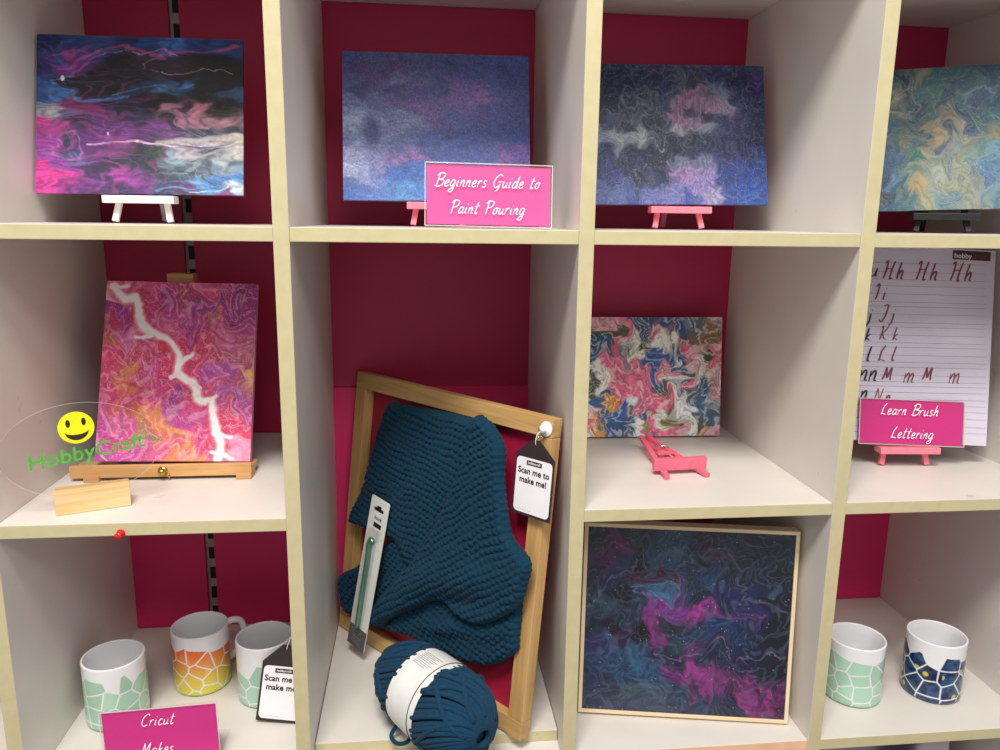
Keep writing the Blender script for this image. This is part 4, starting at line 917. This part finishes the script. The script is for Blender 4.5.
tag(kb, 'chunky teal knitted blanket draped over the pine frame', 'blanket')

# white hook on the frame corner + tag
MT = MF @ T(.1975, -.0030, .4165)
t = thing('white_hook', 'white round hook stuck on the top right corner of the pine frame', 'hook', MT)
bm = bmesh.new(); lathe(bm, [(.0001, .0), (.0095, .0), (.0098, .0012), (.0088, .0028), (.004, .0034), (.0032, .008), (.0052, .0100), (.0001, .0108)], 28)
bmesh.ops.transform(bm, matrix=T(0, .0028, 0) @ Matrix.Rotation(PI/2, 4, 'X'), verts=bm.verts[:]); obj('hook_base', bm, M_white, t)
bm = bmesh.new(); tube(bm, catmull([(0, -.004, -.002), (-.004, -.006, -.005), (-.004, -.007, -.010), (0, -.007, -.012), (.002, -.006, -.009)], 5), .0009, 7); obj('wire_loop', bm, M_steel, t)
ht_ = hang_tag('dark Scan me to make me tag hanging from the white hook', MF @ T(.1935, -.0105, .3025) @ Matrix.Rotation(-.02, 4, 'Y'), .065, .078, .099)

# crochet hook in its pack
MP = MF @ T(-.1075, -.0385, .0125) @ Matrix.Rotation(.118, 4, 'Y') @ Matrix.Rotation(-.02, 4, 'X')
t = thing('crochet_hook_pack', 'green crochet hook in a narrow silver card pack leaning on the teal blanket', 'crochet hook', MP)
pw, ph_ = .043, .246
bm = bmesh.new(); polyplate(bm, rrect(-pw/2, 0, pw/2, ph_, .003), 0, .0012); obj('backing_card', bm, M_pack, t)
bm = bmesh.new(); polyplate(bm, rrect(-pw/2+.0002, .0002, pw/2-.0002, .034, .001), -.0004, -.0001); obj('dark_label', bm, M_packdark, t)
bm = bmesh.new(); polyplate(bm, rrect(-.011, .226, .011, .231, .0024), -.0004, -.0001); polyplate(bm, rrect(-.005, .2305, .005, .2345, .0018), -.0004, -.0001); obj('hanging_slot', bm, M_black, t)
bm = bmesh.new(); polyplate(bm, [(-.007, .2005), (.011, .2005), (.011, .2075), (-.007, .2075)], -.0004, -.0001); obj('size_box', bm, M_text, t)
o = obj('lettering', text_mesh('hook', .0085, .01, .2), M_text, t); o.location = (.001, -.0004, .2125)
bm = bmesh.new()
for k in range(6): ribbon(bm, [(.004, .196-k*.0032), (.016-(k % 3)*.002, .196-k*.0032)], .0011, -.0003)
for k in range(5): ribbon(bm, [(-.012, .026-k*.0042), (.010-(k % 2)*.006, .026-k*.0042)], .0012, -.0006)
obj('small_print', bm, M_greyink, t)
bm = bmesh.new()
tube(bm, catmull([(.0012, -.004, .036), (-.0005, -.0045, .09), (-.002, -.0045, .150), (-.004, -.0045, .172), (-.001, -.0045, .181), (.0035, -.0045, .1785)], 6), .0042, 12)
obj('crochet_hook', bm, M_hook, t)
bm = bmesh.new(); box(bm, (-.001, -.0045, .115), (.021, .0085, .165), None, .003); obj('clear_blister', bm, M_sleeve, t)

# ------------------------------------------------------------------ ball of yarn
c0 = Vector((.1265, .084, FZ+.0585)); c1 = Vector((.1985, -.016, FZ+.0555))
axd = (c1-c0).normalized(); cen = (c0+c1)/2; hl = .100
e1_ = axd.cross(Vector((0, 0, 1))).normalized(); e2_ = e1_.cross(axd)
MY = Matrix((e1_, e2_, axd)).transposed().to_4x4(); MY.translation = cen
# the Empty sits at the base of the ball
yb = thing('yarn_ball', 'ball of chunky teal yarn with a white paper band', 'yarn', pose(cen.x, cen.y, FZ))
LY = Matrix.Translation((-cen.x, -cen.y, -FZ)) @ MY
def skein_r(s):   # s in -1..1 along the axis
    b = (1-abs(s)**3.0)**.5 if abs(s) < 1 else 0
    return .0515*b*(1+.10*max(s, 0)-.04*max(-s, 0))
bm = bmesh.new()
lathe(bm, [(max(.0002, (skein_r(s)-.0045)), s*hl*.94) for s in [math.sin(-PI/2+PI*k/24) for k in range(25)]], 32)
rr = random.Random(4)
def winding(phi, tw, lay, wob, rad, s0=-1, s1=1):
    pts = []
    for j in range(57):
        ss = -math.cos(PI*j/56.)
        if ss < s0 or ss > s1: continue
        ang = phi+tw*ss+wob*math.sin(3*ss+phi)
        r = skein_r(ss*.988)+lay-(.0028 if abs(ss) < .27 else 0)
        pts.append((r*math.cos(ang), r*math.sin(ang), ss*hl))
    tube(bm, pts, rad, 8)
NS = 42
for k in range(NS):
    winding(2*PI*k/NS+rr.uniform(-.03, .03), 1.05, rr.uniform(-.0014, .0012), .05, .0036)
for k in range(15):
    winding(rr.uniform(0, 2*PI), rr.uniform(1.5, 2.4)*(1 if k % 3 else -.6), .0022+rr.uniform(0, .0016), .1, .0034, *((-.97, -.34) if k % 2 else (.24, .97)))
bmesh.ops.transform(bm, matrix=LY, verts=bm.verts[:])
obj('yarn_winding', bm, M_yarn, yb)
bm = bmesh.new(); n = 64
prof = [(skein_r(s)+.0032, s*hl) for s in [-.30+.60*k/8 for k in range(9)]]
lathe(bm, prof, n); lathe(bm, [(r-.0006, z) for r, z in prof], n)
bmesh.ops.transform(bm, matrix=LY, verts=bm.verts[:]); pb = obj('paper_band', bm, M_band, yb)
bm = bmesh.new()
for s in (-.295, .20):
    r = skein_r(s)+.0037; tube(bm, [(r*math.cos(2*PI*k/n), r*math.sin(2*PI*k/n), s*hl) for k in range(n)], .0006, 5, True)
bmesh.ops.transform(bm, matrix=LY, verts=bm.verts[:]); obj('band_border', bm, M_text, pb)
bm = bmesh.new()
def onband(an, s, lift=.0036): r = skein_r(s)+lift; return (r*math.cos(an), r*math.sin(an), s*hl)
for k in range(9):
    an = 1.25+k*.055
    tube(bm, [onband(an, s) for s in (-.20, -.1, 0, .05+.04*(k % 3))], .00035, 4)
tube(bm, [onband(2.35, s) for s in (-.29, -.15, 0, .19)], .0004, 4)
for j in range(5):
    tube(bm, [onband(3.0+.05*math.cos(q), -.05+.035*math.sin(q)) for q in [i*PI/6+j*.1 for i in range(12)]], .0007-.00005*j, 4, True)
bmesh.ops.transform(bm, matrix=LY, verts=bm.verts[:]); obj('band_print', bm, M_greyink, pb)
bm = bmesh.new()
base = cen-Vector((cen.x, cen.y, FZ))
for dz in (0, .005):
    bm = bmesh.new(); tube(bm, catmull([(.030, -.005, .070+dz), (.050, .006, .074+dz), (.066, .012, .066+dz*1.5), (.068, .010, .050), (.060, .004, .040+dz)], 6), .0028, 7)
    if dz == 0: obj('loose_strand', bm, M_yarn, yb)
obj('loose_strand', bm, M_yarn, yb); bm = bmesh.new()
tube(bm, catmull([(-.045, .0, .022), (-.054, -.008, .010), (-.046, -.016, .0035), (-.032, -.014, .0045), (-.028, -.004, .014)], 6), .0028, 7)
obj('loose_strand', bm, M_yarn, yb)

# ------------------------------------------------------------------ the shelf below, only its first centimetres show
Lw = Art(.254, .203, (0, 0, 254, 203), .002); Lw.warp(.08, 3, 201, 4)
Lw.field('20,20,2c2430 70,30,b8a8c0 120,20,a898b4 160,40,30203c 200,20,3c2c50 240,60,c8c0cc 60,120,403048 150,140,9888a8', 4)
canvas(Lw, 'lilac_pour_paint', 'dark and lilac canvas just showing below the bottom right shelf', pose(.840, .09, H4+a+.1015, 0, .1, 0), .012, gain=.9)
bxo('canvas_block', (.840, .115, H4+a+.0498), (.2, .05, .099), M_side, None, .002)
tag(bpy.data.objects['canvas_block'], 'pale block under the lilac canvas in the lowest shelf', 'block')

# ------------------------------------------------------------------ light
def area(name, loc, rot, sx, sy, power, col):
    l = bpy.data.lights.new(name, 'AREA'); l.shape = 'RECTANGLE'; l.size = sx; l.size_y = sy; l.energy = power; l.color = col
    o = bpy.data.objects.new(name, l); COL.objects.link(o); o.location = loc; o.rotation_euler = rot; return o
area('ceiling_panel_light', (-.15, -1.30, 1.85), (math.radians(36), 0, 0), .9, .5, 74, (1, .96, .90))
area('ceiling_panel_light_far', (.9, -2.6, 1.9), (math.radians(48), 0, 0), 1.6, .6, 34, (1, .97, .92))
wd = bpy.data.worlds.new('shop'); S.world = wd; wd.use_nodes = True
wd.node_tree.nodes['Background'].inputs['Color'].default_value = (1, .96, .95, 1); wd.node_tree.nodes['Background'].inputs['Strength'].default_value = .50

# ------------------------------------------------------------------ camera (fitted to the shelf grid)
cam = bpy.data.cameras.new('camera'); co = bpy.data.objects.new('camera', cam); COL.objects.link(co); S.camera = co
cam.sensor_width = 36; cam.lens = 761.4966*36/1000; cam.clip_start = .01
ya, pi_, ro = .10826259, -.20094308, .01316870
fwv = Vector((math.sin(ya)*math.cos(pi_), math.cos(ya)*math.cos(pi_), math.sin(pi_))); ri = Vector((math.cos(ya), -math.sin(ya), 0)); up = ri.cross(fwv)
ri2 = ri*math.cos(ro)+up*math.sin(ro); up2 = -ri*math.sin(ro)+up*math.cos(ro)
Mc = Matrix((ri2, up2, -fwv)).transposed().to_4x4(); Mc.translation = (.14844, -.86565, .01850); co.matrix_world = Mc
vs_ = S.view_settings; S.display_settings.display_device = 'sRGB'; vs_.view_transform = 'Standard'; vs_.look = 'None'; vs_.gamma = 1; vs_.use_curve_mapping = False; vs_.exposure = -.04
